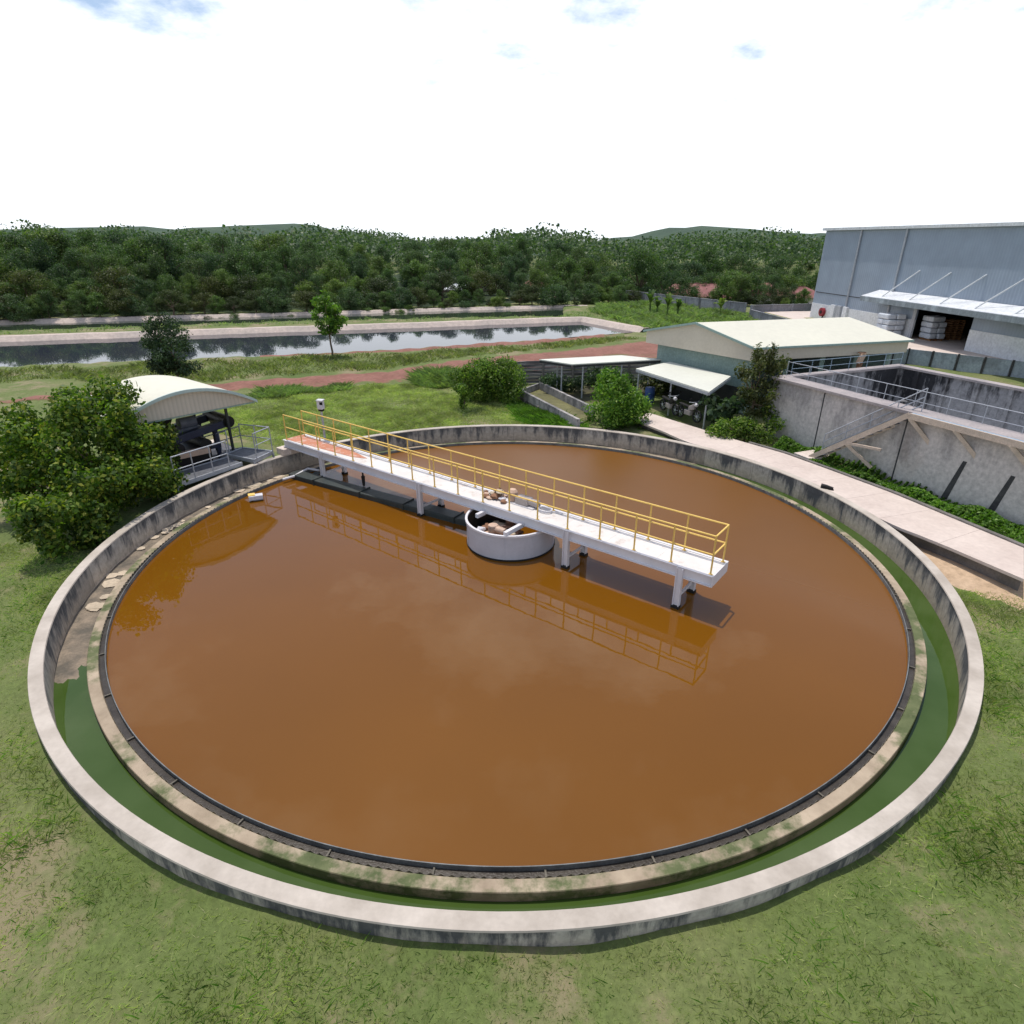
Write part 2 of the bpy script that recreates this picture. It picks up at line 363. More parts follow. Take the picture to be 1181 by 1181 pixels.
ORG = {}
def _link(name, me, mat, parent, org):
    o = bpy.data.objects.new(name, me); COL.objects.link(o)
    if mat: me.materials.append(M[mat] if isinstance(mat, str) else mat)
    if parent is not None: o.parent = parent; ORG[o.name] = ORG[parent.name]
    else: o.location = org; ORG[o.name] = Vector(org)
    return o
def fix_normals(me):
    import bmesh
    bm = bmesh.new(); bm.from_mesh(me); bmesh.ops.recalc_face_normals(bm, faces=bm.faces); bm.to_mesh(me); bm.free()
def part(name, mb, mat, parent=None, org=(0, 0, 0), smooth=False, bevel=0, label=None):
    og = ORG[parent.name] if parent is not None else Vector(org)
    me = bpy.data.meshes.new(name); me.from_pydata([Vector(v)-og for v in mb.v], [], mb.f); fix_normals(me)
    if smooth:
        for p in me.polygons: p.use_smooth = True
        me.set_sharp_from_angle(angle=R_(40))
    o = _link(name, me, mat, parent, og)
    if bevel:
        b = o.modifiers.new('bevel', 'BEVEL'); b.width = bevel; b.segments = 2; b.limit_method = 'ANGLE'
    if label: o['label'] = label
    return o
def thing(name, label, cat, loc=(0, 0, 0), group=None):
    o = bpy.data.objects.new(name, None); COL.objects.link(o); o.location = loc; o.empty_display_size = .2
    ORG[o.name] = Vector(loc); return tag(o, label, cat, group)
def tag(o, label, cat, group=None, kind=None):
    o['label'] = label; o['category'] = cat
    if group: o['group'] = group
    if kind: o['kind'] = kind
    return o
def struct(name, mb, mat, smooth=False):
    o = part(name, mb, mat, None, (0, 0, 0), smooth); o['kind'] = 'structure'; return o
def mesh_np(name, V, F, mat, parent=None, org=(0, 0, 0)):
    og = np.array(ORG[parent.name] if parent is not None else org, dtype=np.float64)
    V = np.asarray(V, dtype=np.float64) - og; F = np.asarray(F, dtype=np.int32); k = F.shape[1]
    me = bpy.data.meshes.new(name)
    me.vertices.add(len(V)); me.vertices.foreach_set('co', V.astype(np.float32).ravel())
    me.loops.add(F.size); me.loops.foreach_set('vertex_index', F.ravel())
    me.polygons.add(len(F)); me.polygons.foreach_set('loop_start', np.arange(0, F.size, k, dtype=np.int32))
    me.update(calc_edges=True); me.validate()
    return _link(name, me, mat, parent, og)
def copy_tree(root, loc, rz, sc):
    c = root.copy(); COL.objects.link(c); c.location = loc; c.rotation_euler = (0, 0, rz); c.scale = sc
    for ch in list(root.children):
        d = ch.copy(); COL.objects.link(d); d.parent = c
    return c

# ------------------------------------------------------------------ foliage
def leaf_cards(rng, P, Nrm, size, aspect=.55, jit=.9):
    """small folded leaf faces at points P, roughly facing Nrm"""
    n = len(P)
    nr = Nrm + rng.normal(0, jit, (n, 3)); nr /= np.linalg.norm(nr, axis=1)[:, None] + 1e-9
    a = rng.normal(0, 1, (n, 3)); a -= nr*(a*nr).sum(1)[:, None]; a /= np.linalg.norm(a, axis=1)[:, None] + 1e-9
    b = np.cross(nr, a); s = (size*rng.uniform(.65, 1.35, n))[:, None]
    V = np.stack([P - a*s*.5, P + b*s*.5*aspect + nr*s*.10, P + a*s*.5, P - b*s*.5*aspect + nr*s*.10], 1).reshape(-1, 3)
    F = np.arange(4*n).reshape(-1, 4)
    return V, F
def crown_points(rng, blobs, n, shell=.55):
    blobs = np.array(blobs, float); w = (blobs[:, 3]*blobs[:, 4])**1.0; w /= w.sum()
    idx = rng.choice(len(blobs), n, p=w)
    d = rng.normal(0, 1, (n, 3)); d /= np.linalg.norm(d, axis=1)[:, None]
    r = shell + (1-shell)*rng.uniform(0, 1, n)**.8
    r *= 1 + .18*np.clip(rng.normal(0, 1, n), -2, 1.6)
    B = blobs[idx]; off = d*r[:, None]*np.stack([B[:, 3], B[:, 3], B[:, 4]], 1)
    return B[:, :3] + off, d + np.array([0, 0, .45])
def limb(mb, p, q, r0, r1, rng, k=3):
    pts = [p + (q-p)*i/k + Vector(rng.normal(0, .04, 3))*(q-p).length*(0 if i in (0, k) else 1) for i in range(k+1)]
    for i in range(k):
        mb.tube(pts[i], pts[i+1], r0 + (r1-r0)*i/k, 7, r0 + (r1-r0)*(i+1)/k)
def make_tree(name, label, cat, loc, blobs, nleaf, leaf, mat, trunk_r=.12, bark='bark', fork=.35, seed=1, group=None, shell=.5, aspect=.55, jit=.9, trunk=True, crown_name='crown'):
    rng = np.random.default_rng(seed); loc = Vector(loc)
    root = thing(name, label, cat, loc, group)
    wb = [(b[0]+loc.x, b[1]+loc.y, b[2]+loc.z, b[3], b[4]) for b in blobs]
    P, Nr = crown_points(rng, wb, nleaf, shell)
    P[:, 2] = np.maximum(P[:, 2], loc.z + .03)
    V, F = leaf_cards(rng, P, Nr, leaf, aspect, jit)
    mesh_np(crown_name, V, F, mat, root)
    if trunk:
        mb = MB(); top = max(b[2] for b in blobs)
        mid = loc + Vector((rng.normal(0, .05), rng.normal(0, .05), top*fork))
        limb(mb, loc - Vector((0, 0, .2)), mid, trunk_r, trunk_r*.75, rng, 3)
        for b in wb[:14]:
            limb(mb, mid, Vector(b[:3]), trunk_r*.5, trunk_r*.12, rng, 3)
        part('trunk', mb, bark, root, smooth=True)
    return root
def rand_blobs(rng, w, h, z0, n, rmin, rmax, sq=.8):
    """clumps filling an uneven crown w wide, from z0 up to h"""
    out = []
    for i in range(n):
        tz = rng.uniform(0, 1); z = z0 + (h-z0)*(.12 + .80*tz)
        prof = math.sin(math.pi*(.18 + .72*tz))**.7
        a = rng.uniform(0, 2*math.pi); rr = w*.5*prof*math.sqrt(rng.uniform(.02, 1))*.85
        r = rng.uniform(rmin, rmax)
        out.append((rr*math.cos(a), rr*math.sin(a), z, r, r*sq))
    out.append((0, 0, h - rmin*.7, rmin*1.1, rmin)); 
    return out

# ------------------------------------------------------------------ world, sun, camera
SUNDIR = Vector((-.13, .25, 1)).normalized()
def build_world():
    w = bpy.data.worlds.new('World'); SC.world = w; w.use_nodes = True
    t = w.node_tree; t.nodes.clear(); l = t.links
    sky = node(t, 'ShaderNodeTexSky', sky_type='NISHITA'); sky.sun_disc = False
    sky.sun_elevation = math.asin(SUNDIR.z); sky.sun_rotation = math.atan2(SUNDIR.x, SUNDIR.y)
    sky.air_density = 1.0; sky.dust_density = 1.5; sky.ozone_density = 1.0
    b1 = node(t, 'ShaderNodeBackground'); l.new(sky.outputs[0], b1.inputs[0]); b1.inputs[1].default_value = .15
    b2 = node(t, 'ShaderNodeBackground'); b2.inputs[0].default_value = (.90, .945, 1, 1); b2.inputs[1].default_value = 1.35
    tc = node(t, 'ShaderNodeTexCoord'); sep = node(t, 'ShaderNodeSeparateXYZ'); l.new(tc.outputs['Generated'], sep.inputs[0])
    zz = node(t, 'ShaderNodeMath', op='ADD'); l.new(sep.outputs[2], zz.inputs[0]); zz.inputs[1].default_value = .22
    zm = node(t, 'ShaderNodeMath', op='MAXIMUM'); l.new(zz.outputs[0], zm.inputs[0]); zm.inputs[1].default_value = .12
    dv = node(t, 'ShaderNodeVectorMath', op='DIVIDE'); l.new(tc.outputs['Generated'], dv.inputs[0])
    cb = node(t, 'ShaderNodeCombineXYZ'); 
    for i in range(3): l.new(zm.outputs[0], cb.inputs[i])
    l.new(cb.outputs[0], dv.inputs[1])
    cn = noise(t, dv.outputs[0], 2.3, 9, .6)
    hz = node(t, 'ShaderNodeMapRange'); l.new(sep.outputs[2], hz.inputs[0])
    hz.inputs[1].default_value = .0; hz.inputs[2].default_value = .34; hz.inputs[3].default_value = .6; hz.inputs[4].default_value = 0
    ad = node(t, 'ShaderNodeMath', op='ADD'); l.new(cn, ad.inputs[0]); l.new(hz.outputs[0], ad.inputs[1])
    rp = ramp(t, [(.51, .02), (.66, 1.0)]); l.new(ad.outputs[0], rp.inputs[0])
    mx = node(t, 'ShaderNodeMixShader'); l.new(rp.outputs[0], mx.inputs[0]); l.new(b1.outputs[0], mx.inputs[1]); l.new(b2.outputs[0], mx.inputs[2])
    o = node(t, 'ShaderNodeOutputWorld'); l.new(mx.outputs[0], o.inputs[0])
build_world()
sd = bpy.data.lights.new('sun', 'SUN'); sd.energy = 3.4; sd.angle = R_(.5); sd.color = (1, .95, .87)
so = bpy.data.objects.new('sun', sd); COL.objects.link(so); so.rotation_euler = SUNDIR.to_track_quat('Z', 'Y').to_euler(); so.location = (0, 40, 60)
cd = bpy.data.cameras.new('camera'); cam = bpy.data.objects.new('camera', cd); COL.objects.link(cam); SC.camera = cam
cd.sensor_fit = 'HORIZONTAL'; cd.sensor_width = 36; cd.lens = 36*F_PX/1181; cd.clip_end = 6000; cd.clip_start = .1
cd.shift_x = -(PX0-590.5)/1181; cd.shift_y = (PY0-590.5)/1181
r0 = Vector((1, 0, 0)); u0 = Vector((0, sp, cp)); fw = Vector((0, cp, -sp))
rv = r0*math.cos(ROLL) + u0*math.sin(ROLL); uv = u0*math.cos(ROLL) - r0*math.sin(ROLL)
cam.matrix_world = Matrix(((rv.x, uv.x, -fw.x, 0), (rv.y, uv.y, -fw.y, 0), (rv.z, uv.z, -fw.z, CAM_H), (0, 0, 0, 1)))
SC.view_settings.view_transform = 'Standard'; SC.view_settings.look = 'None'
SC.view_settings.exposure = 0.0; SC.view_settings.gamma = 1.0
SC.render.resolution_x = SC.render.resolution_y = 1024

# ------------------------------------------------------------------ terrain
GZ = .3
def sdf_poly(X, Y, poly):
    """signed distance, negative inside"""
    d = np.full(X.shape, 1e9); ins = np.zeros(X.shape, bool); k = len(poly)
    for i in range(k):
        x0, y0 = poly[i]; x1, y1 = poly[(i+1) % k]; ex, ey = x1-x0, y1-y0
        tt = np.clip(((X-x0)*ex + (Y-y0)*ey)/(ex*ex+ey*ey), 0, 1)
        d = np.minimum(d, np.hypot(X-x0-tt*ex, Y-y0-tt*ey))
        c = ((y0 > Y) != (y1 > Y)) & (X < (x1-x0)*(Y-y0)/(y1-y0+1e-12)+x0); ins ^= c
    return np.where(ins, -d, d)
def xy(px, py, z=0): p = at(px, py, z); return (p.x, p.y)
def ext(a, b, k):      # extend a beyond b->a
    return (a[0]+(a[0]-b[0])*k, a[1]+(a[1]-b[1])*k)
P1_near = [xy(735, 384), xy(640, 391.5), xy(560, 397.5), xy(480, 402.5), xy(400, 407), xy(250, 413.5), xy(98, 419.5)]
P1_near.append(ext(P1_near[-1], P1_near[-2], 1.6))
P1_far = [xy(98, 391.5), xy(300, 384.5), xy(500, 377.5), xy(668, 371)]
P1_far.insert(0, ext(P1_far[0], P1_far[1], 1.2))
POND1 = P1_near + P1_far
P2_near = [xy(640, 365.5), xy(540, 367.2), xy(350, 371.2), xy(98, 379.6)]
P2_near.append(ext(P2_near[-1], P2_near[-2], 1.0))
P2_far = [xy(98, 371), xy(350, 364), xy(540, 358.2), xy(640, 355.5)]
P2_far.insert(0, ext(P2_far[0], P2_far[1], 1.0))
POND2 = P2_near + P2_far
def ground_h(X, Y):
    h = GZ + .05*np.sin(X*.9+1)*np.cos(Y*.7) + .04*np.sin(X*2.3+Y*1.7)
    for poly in (POND1, POND2):
        s = sdf_poly(X, Y, poly); k = np.clip((s-.15)/1.3, 0, 1)
        h = -1.4 + (h+1.4)*k*k*(3-2*k)
    k = np.clip((Y-97)/18, 0, 1)*np.clip((X-14)/10, 0, 1)*np.clip((260-Y)/60, 0, 1); h = h - 4.8*k*k*(3-2*k)
    # fall to the low yard on the right
    k = np.clip((X-9)/4, 0, 1)*np.clip((24-Y)/4, 0, 1); h = h - .25*k*k*(3-2*k)
    # the raised warehouse yard
    k = np.clip((X-24)/4, 0, 1)*np.clip((Y-36)/6, 0, 1)*np.clip((72-Y)/3, 0, 1); h = h - .10*k
    return h
def grid_axis(lo, hi, st, outer):
    mid = np.arange(lo, hi+1e-6, st); return np.concatenate([[-o for o in reversed(outer) if -o < lo], mid, [o for o in outer if o > hi]])
gx = grid_axis(-62, 48, .5, [52, 60, 75, 100, 150, 250, 450, 900, 1800])
gy = np.concatenate([[-1500, -600, -200, -60, -20, -8], np.arange(-2, 92, .45), [94, 98, 104, 112, 125, 145, 180, 250, 400, 800, 1800]])
GX, GY = np.meshgrid(gx, gy); GH = ground_h(GX, GY)
nx, ny = len(gx), len(gy); ii = np.arange(nx*ny).reshape(ny, nx)
gf = np.stack([ii[:-1, :-1], ii[:-1, 1:], ii[1:, 1:], ii[1:, :-1]], -1).reshape(-1, 4)
gv = np.stack([GX, GY, GH], -1).reshape(-1, 3)
grr = np.hypot(gv[:, 0]-TC.x, gv[:, 1]-TC.y); keep = (grr[gf] > 12.15).any(1)
inn = grr < 12.15; fac = np.where(inn, 12.15/np.maximum(grr, .01), 1.0)      # close the sheet neatly inside the tank wall
gv[:, 0] = TC.x + (gv[:, 0]-TC.x)*fac; gv[:, 1] = TC.y + (gv[:, 1]-TC.y)*fac
g = mesh_np('ground', gv, gf[keep], 'ground'); g['kind'] = 'structure'
for p in g.data.polygons: p.use_smooth = True

def ragged(pts, step=.8, amp=.25, seed=0, closed=True):
    rng = np.random.default_rng(seed); out = []
    k = len(pts)
    for i in range(k if closed else k-1):
        a = Vector((pts[i][0], pts[i][1], 0)); b = Vector((pts[(i+1) % k][0], pts[(i+1) % k][1], 0)); n = max(1, int((b-a).length/step))
        for j in range(n):
            p = a + (b-a)*j/n; out.append((p.x + rng.normal(0, amp), p.y + rng.normal(0, amp)))
    return out
def sheet(name, poly, z, mat):
    mb = MB(); k = len(poly); vs = [(p[0], p[1], z) for p in poly]; mb.add(vs, [tuple(range(k))])
    import bmesh
    me = bpy.data.meshes.new(name); me.from_pydata(vs, [], [tuple(range(k))])
    bm = bmesh.new(); bm.from_mesh(me); bmesh.ops.triangulate(bm, faces=bm.faces); bmesh.ops.recalc_face_normals(bm, faces=bm.faces)
    for f in bm.faces:
        if f.normal.z < 0: f.normal_flip()
    bm.to_mesh(me); bm.free()
    o = _link(name, me, mat, None, (0, 0, 0)); o['kind'] = 'structure'; return o
def drape(name, left, right, mat, lift=.05, seg=60, across=6, amp=.25, seed=3):
    """a track laid on the ground between two edge lines"""
    rng = np.random.default_rng(seed)
    def samp(line):
        L = [0]
        for a, b in zip(line[:-1], line[1:]): L.append(L[-1]+math.hypot(b[0]-a[0], b[1]-a[1]))
        s = np.linspace(0, L[-1], seg+1)
        return np.interp(s, L, [p[0] for p in line]), np.interp(s, L, [p[1] for p in line])
    lx, ly = samp(left); rx, ry = samp(right)
    jl = np.convolve(rng.normal(0, amp, seg+5), [.25, .5, .25], 'same')[2:-2]; jr = np.convolve(rng.normal(0, amp, seg+5), [.25, .5, .25], 'same')[2:-2]
    lx, ly = lx, ly+jl; ry = ry+jr
    tt = np.linspace(0, 1, across+1)[None]
    X = lx[:, None]*(1-tt) + rx[:, None]*tt; Y = ly[:, None]*(1-tt) + ry[:, None]*tt
    Z = np.maximum(ground_h(X, Y), .02 if name != 'woodland_floor' else -9) + np.where((tt > .001) & (tt < .999), lift, -.06)
    if name == 'bare_ground': Z = Z - (1-np.clip((X.shape[0]-1-np.arange(X.shape[0]))/9, 0, 1))[:, None]*.12
    n1, n2 = X.shape; ii = np.arange(n1*n2).reshape(n1, n2)
    F = np.stack([ii[:-1, :-1], ii[:-1, 1:], ii[1:, 1:], ii[1:, :-1]], -1).reshape(-1, 4)
    o = mesh_np(name, np.stack([X, Y, Z], -1).reshape(-1, 3), F, mat)
    ed = (np.minimum(tt, 1-tt)*2*np.clip((n1-1-np.arange(n1))/14, 0, 1)[:, None]).ravel(); ed = np.clip(ed*(4 if name == 'bare_ground' else 1), 0, 1); at_ = o.data.attributes.new('edge', 'FLOAT', 'POINT'); at_.data.foreach_set('value', ed.astype(np.float32))
    fix_normals(o.data); o['kind'] = 'structure'; return o
# red laterite road, widening to the right
rd_far = [ext(xy(235, 443, GZ), xy(348, 434, GZ), 2.0), xy(235, 443, GZ), xy(348, 434.5, GZ), xy(450, 427, GZ), xy(520, 414.5, GZ), xy(598, 408, GZ), xy(672, 400.7, GZ), xy(746, 391.5, GZ), xy(800, 386, GZ)]
rd_near = [ext(xy(235, 453, GZ), xy(348, 447, GZ), 2.0), xy(235, 453, GZ), xy(348, 449, GZ), xy(430, 444, GZ), xy(520, 440, GZ), xy(598, 431, GZ), xy(672, 424, GZ), xy(750, 420, GZ), xy(812, 412, GZ)]
drape('dirt_road', rd_far, rd_near, 'red_dirt', .06, 130, 8, .16, 3)
pe_far = [xy(300, 410.5, .1), xy(400, 406.5, .1), xy(480, 402, .1), xy(560, 397, .1), xy(640, 391, .1), xy(720, 385.5, .1)]
pe_near = [xy(300, 412, GZ), xy(400, 409, GZ), xy(480, 405.5, GZ), xy(560, 401, GZ), xy(640, 396, GZ), xy(720, 388, GZ)]
drape('dirt_strip', pe_far, pe_near, 'red_dirt', .05, 80, 3, .05, 5)
# pond water and embankments
def water(name, poly, mat, z=0.0):
    cx_ = sum(p[0] for p in poly)/len(poly); cy_ = sum(p[1] for p in poly)/len(poly)
    return sheet(name, [(cx_+(p[0]-cx_)*1.0 + np.sign(p[0]-cx_)*1.6, cy_+(p[1]-cy_)*1.0 + np.sign(p[1]-cy_)*1.6) for p in poly], z, mat)
water('pond_water', POND1, 'pond_water', 0.0); water('pond_water', POND2, 'pond_green', -.004)
def bank(name, line, side, wt, hh, slope):
    mb = MB(); k = len(line); rows = []
    nrm = []
    for i in range(k):
        a = Vector((*line[max(0, i-1)], 0)); b = Vector((*line[min(k-1, i+1)], 0)); d = (b-a).normalized(); nrm.append(Vector((-d.y, d.x, 0))*side)
    for i in range(k):
        p = Vector((*line[i], 0)); q = nrm[i]
        rows.append([p - q*.5 + Vector((0, 0, -.5)), p + q*slope + Vector((0, 0, hh)), p + q*(slope+wt) + Vector((0, 0, hh)), p + q*(slope+wt+1.3) + Vector((0, 0, -.1))])
    vs = [v for r in rows for v in r]; fs = []
    for i in range(k-1):
        for j in range(3): fs.append((i*4+j, (i+1)*4+j, (i+1)*4+j+1, i*4+j+1))
    return mb.add(vs, fs)
def dense(line, step=1.5, amp=.12, seed=1):
    r = ragged(line, step, amp, seed, False); r.append(line[-1]); return r
b1line = dense(P1_far + [xy(736, 384)], 1.5, .10, 2)
struct('embankment', bank('embankment', b1line, 1, .8, .45, .7), 'bank')
b2line = dense(P2_far + [xy(672, 355.5), xy(738, 364)], 2, .12, 3)
struct('embankment', bank('embankment', b2line, 1, .7, .34, .6), 'bank')
# hills on the horizon
hv = []; hf = []; K = 90
for row, (yy, hs) in enumerate(((420, 0), (560, 9), (700, 18), (900, 24), (1200, 0))):
    for i in range(K+1):
        x = -1100 + 2200*i/K
        hv.append((x, yy + 20*math.sin(i*.7), GZ + hs*(.65 + .35*math.sin(i*.23+1) + .2*math.sin(i*.61) + .06*math.sin(i*2.3))))
for r in range(4):
    for i in range(K): a = r*(K+1)+i; hf.append((a, a+1, a+K+2, a+K+1))
hm = MB(); hm.add(hv, hf); struct('hills', hm, 'hill', True)

# ------------------------------------------------------------------ round settling tank
tank = thing('settling_tank', 'round open concrete settling tank with stained wall, filled with brown water', 'tank', TC)
WZ = .617
mb = MB(); mb.lathe([(12.03, -1.2), (12.03, WZ-.03)], 220, c=TC); mb.lathe([(12.27, WZ-.03), (12.27, -1.2)], 220, c=TC)
part('outer_wall', mb, 'tank_wall', tank, smooth=True)
mb = MB(); mb.lathe([(12.03, WZ-.03), (12.01, WZ-.03), (12.02, WZ), (12.28, WZ), (12.29, WZ-.03), (12.27, WZ-.03)], 220, c=TC); part('coping', mb, 'tank_cope', tank)
def launder_z(a, r):          # the floor falls into the flooded near side
    d = math.degrees(a) % 360
    k = min(1, max(0, (d-203)/34)) if d > 120 else min(1, max(0, (58-d)/36))
    k = k*k*(3-2*k); return -.115 - .19*k + .012*math.sin(a*31+r*9)*math.sin(r*14+a*13) + .008*math.sin(a*83+r*5)
mb = MB(); nr_, na_ = 9, 420
vs = [(TC.x+r*math.cos(a), TC.y+r*math.sin(a), launder_z(a, r)) for a in np.linspace(0, 2*math.pi, na_+1)[:-1] for r in np.linspace(11.36, 12.025, nr_)]
mb.add(vs, [(i*nr_+j, i*nr_+j+1, ((i+1) % na_)*nr_+j+1, ((i+1) % na_)*nr_+j) for i in range(na_) for j in range(nr_-1)]); part('launder_floor', mb, 'launder_floor', tank, smooth=True)
mb = MB(); mb.lathe([(11.37, -.4), (11.37, .03), (11.36, .045), (11.15, .045), (11.14, .03), (11.14, -.4)], 240, c=TC); part('launder_rim', mb, 'rim', tank)
mb = MB(); nteeth = 420                                        # notched weir plate on the inner edge of the launder
vs = []; fs = []
for i in range(nteeth*2):
    an = math.pi*i/nteeth; z = .075 if i % 2 else .015
    for rr_, zz_ in ((11.135, -.25), (11.135, z), (11.128, -.25), (11.128, z)): vs.append((TC.x+rr_*math.cos(an), TC.y+rr_*math.sin(an), zz_))
nn_ = nteeth*2
for i in range(nn_):
    j = (i+1) % nn_
    fs += [(i*4, j*4, j*4+1, i*4+1), (i*4+3, j*4+3, j*4+2, i*4+2), (i*4+1, j*4+1, j*4+3, i*4+3)]
mb.add(vs, fs); part('notched_weir', mb, 'weir', tank)
mb = MB(); mb.lathe([(11.000, -.3), (11.000, .11), (10.984, .11), (10.984, -.3)], 260, c=TC, closed_prof=True); part('scum_baffle', mb, 'baffle', tank, smooth=True)
for i in range(40):
    an = 2*math.pi*(i+.4)/40; e = Vector((math.cos(an), math.sin(an), 0)); mb = MB(); mb.bar(TC+e*11.0+Vector((0, 0, .03)), TC+e*11.14+Vector((0, 0, .03)), .03, .03)
    part('baffle_bracket', mb, 'weir', tank)
mb = MB(); mb.lathe([(11.001, .008), (11.127, .008)], 200, c=TC); part('scum_strip', mb, 'scum', tank)
mb = MB(); mb.add([TC + Vector((11.13*math.cos(2*math.pi*i/200), 11.13*math.sin(2*math.pi*i/200), 0)) for i in range(200)], [tuple(range(200))])
struct('tank_water', mb, 'tank_water')
mb = MB(); mb.lathe([(11.375, -.15), (12.028, -.15)], 160, R_(196), R_(420), c=TC); struct('launder_water', mb, 'launder_water')
# dried sludge flakes on the launder floor on the left
rng = np.random.default_rng(5)
for k in range(26):
    an = R_(rng.uniform(140, 200)); rr = rng.uniform(11.5, 11.9); s_ = rng.uniform(.10, .32); c_ = TC + Vector((rr*math.cos(an), rr*math.sin(an), 0))
    pts = [(c_.x + s_*rng.uniform(.6, 1)*math.cos(q)*(1+.8*abs(math.sin(an))) , c_.y + s_*rng.uniform(.6, 1)*math.sin(q), -.092+.0008*k) for q in np.linspace(0, 2*math.pi, 8)[:-1]]
    fm = MB(); fm.slab(pts, .02); part('dried_sludge', fm, 'ledge', tank)

# ------------------------------------------------------------------ walkway bridge
DZ = 1.22; UL, UR, NN, NF = -12.3, 6.47, .11, 1.03
br = thing('walkway_bridge', 'white steel walkway with yellow handrails reaching from the tank wall past the centre drum', 'footbridge', BW(UL, .57, WZ))
mb = MB()
for i in range(12):
    a = UL + (UR-UL)*i/12; b = UL + (UR-UL)*(i+1)/12 - .004
    mb.slab([BW(a, NN+.01, DZ), BW(b, NN+.01, DZ), BW(b, NF-.01, DZ), BW(a, NF-.01, DZ)], .03)
part('deck', mb, 'deck', br)
mb = MB()
mb.slab([BW(UL+.02, NN+.05, DZ+.012), BW(-8.2, NN+.30, DZ+.012), BW(-7.6, NN+.55, DZ+.012), BW(-8.8, NF-.12, DZ+.012), BW(UL+.02, NF-.06, DZ+.012)], .009)
part('rusty_sheet', mb, 'rust_deck', br, label='rust red sheet covering the wall end of the deck')
for nn in (NN, NF):
    mb = MB(); s = -1 if nn == NN else 1
    mb.box(BW((UL+UR)/2, nn+s*.012, DZ-.14), (UR-UL, .024, .30), U)
    mb.box(BW((UL+UR)/2, nn+s*.045, DZ+.0), (UR-UL, .09, .022), U); mb.box(BW((UL+UR)/2, nn+s*.045, DZ-.285), (UR-UL, .09, .022), U)
    part('side_beam', mb, 'white_steel', br)
mb = MB(); mb.box(BW(UR+.012, (NN+NF)/2, DZ-.14), (.024, NF-NN+.16, .315), U); part('end_plate', mb, 'white_steel', br)
for i in range(14):
    mb = MB(); mb.box(BW(UL+.5+i*1.37, (NN+NF)/2, DZ-.15), (.06, NF-NN-.02, .12), U); part('cross_joist', mb, 'white_steel', br)
PU = [6.38 - 1.09*k for k in range(18)]
for nn in (NN+.03, NF-.03):
    mb = MB()
    for z in (DZ+1.08, DZ+.56): mb.tube(BW(PU[-1], nn, z), BW(PU[0], nn, z), .025, 8)
    rail = part('handrail', mb, 'yellow', br, smooth=True)
    for u in PU:
        pm = MB(); pm.tube(BW(u, nn, DZ-.02), BW(u, nn, DZ+1.08), .024, 8); pm.box(BW(u, nn, DZ+.012), (.09, .06, .02), U)
        part('post', pm, 'yellow', rail, smooth=True)
mb = MB()
for z in (DZ+1.08, DZ+.56): mb.tube(BW(PU[0], NN+.03, z), BW(PU[0], NF-.03, z), .025, 8)
part('end_rail', mb, 'yellow', br, smooth=True)
for u in (5.62, 2.07, -4.10, -9.70):
    for nn in (NN-.075, NF+.04):
        mb = MB(); mb.ibeam(BW(u, nn, -1.2), BW(u, nn, DZ-.02), .13, .18, .02)
        lg = part('leg', mb, 'white_steel', br)
        fm = MB(); fm.box(BW(u, nn, .02), (.22, .17, .10), U); part('foot', fm, 'dark_rubber', lg)
    mb = MB(); mb.bar(BW(u, NN, .32), BW(u, NF, .32), .06, .07); mb.bar(BW(u, NN+.02, DZ-.32), BW(u, NF-.02, DZ-.32), .06, .08)
    part('cross_brace', mb, 'white_steel', br)
mb = MB(); mb.box(BW(UL+.05, NN-.10, WZ+.14), (.55, .40, .28), U); mb.box(BW(UL+.3, .57, WZ+.14), (.3, 1.1, .20), U)
part('bearing_block', mb, 'conc_pale', br, bevel=.02)

# control box on its post
p0 = BW(-11.05, NF+.22, 0)
cbx = thing('control_box', 'small white control box with dark window on a post at the walkway wall end', 'control box', (p0.x, p0.y, DZ-.3))
mb = MB(); mb.tube(p0+Vector((0, 0, DZ-.3)), p0+Vector((0, 0, DZ+1.22)), .045, 10); mb.bar(p0+Vector((0, 0, DZ-.2)), p0-N*.2+Vector((0, 0, DZ-.2)), .08, .08); part('post', mb, 'galv', cbx, smooth=True)
mb = MB(); mb.box(p0+Vector((0, 0, DZ+1.46)), (.24, .21, .36), (1, -.35, 0)); part('box_body', mb, 'box_white', cbx, bevel=.02)
mb = MB(); mb.slab([p0+Vector((x, y, DZ+1.68)) for x, y in ((-.14, -.13), (.14, -.20), (.16, .10), (-.12, .15))], .035); part('hood', mb, 'box_white', cbx)
mb = MB(); mb.box(p0+Vector((.055, -.118, DZ+1.54)), (.13, .03, .12), (1, -.35, 0)); part('window', mb, 'lens', cbx)
mb = MB(); mb.box(p0+Vector((0, 0, DZ+1.245)), (.19, .16, .09), (1, -.35, 0)); part('gland_plate', mb, 'black', cbx)

# ------------------------------------------------------------------ feed well drum in the middle
DC = TC + Vector((0.0, .52, 0)); DR = 1.42; DT = .87
dr = thing('feed_well', 'grey steel drum standing in the brown water under the middle of the walkway', 'drum', DC)
mb = MB(); mb.lathe([(DR, -.8), (DR, DT)], 72, c=DC); part('drum_wall', mb, 'drum_steel', dr, smooth=True)
mb = MB(); mb.lathe([(DR-.012, DT-.02), (DR-.012, -.8)], 72, c=DC); part('drum_lining', mb, 'drum_in', dr, smooth=True)
mb = MB(); mb.lathe([(DR-.03, DT-.05), (DR+.045, DT-.05), (DR+.045, DT+.012), (DR-.03, DT+.012)], 72, c=DC, closed_prof=True); part('rim', mb, 'white_steel', dr, smooth=True)
for a in (R_(198), R_(262), R_(300), R_(340)):
    mb = MB(); e = Vector((math.cos(a), math.sin(a), 0)); mb.box(DC+e*(DR+.006)+Vector((0, 0, .35)), (.012, .05, .9), e)
    part('seam_strip', mb, 'drum_steel', dr)
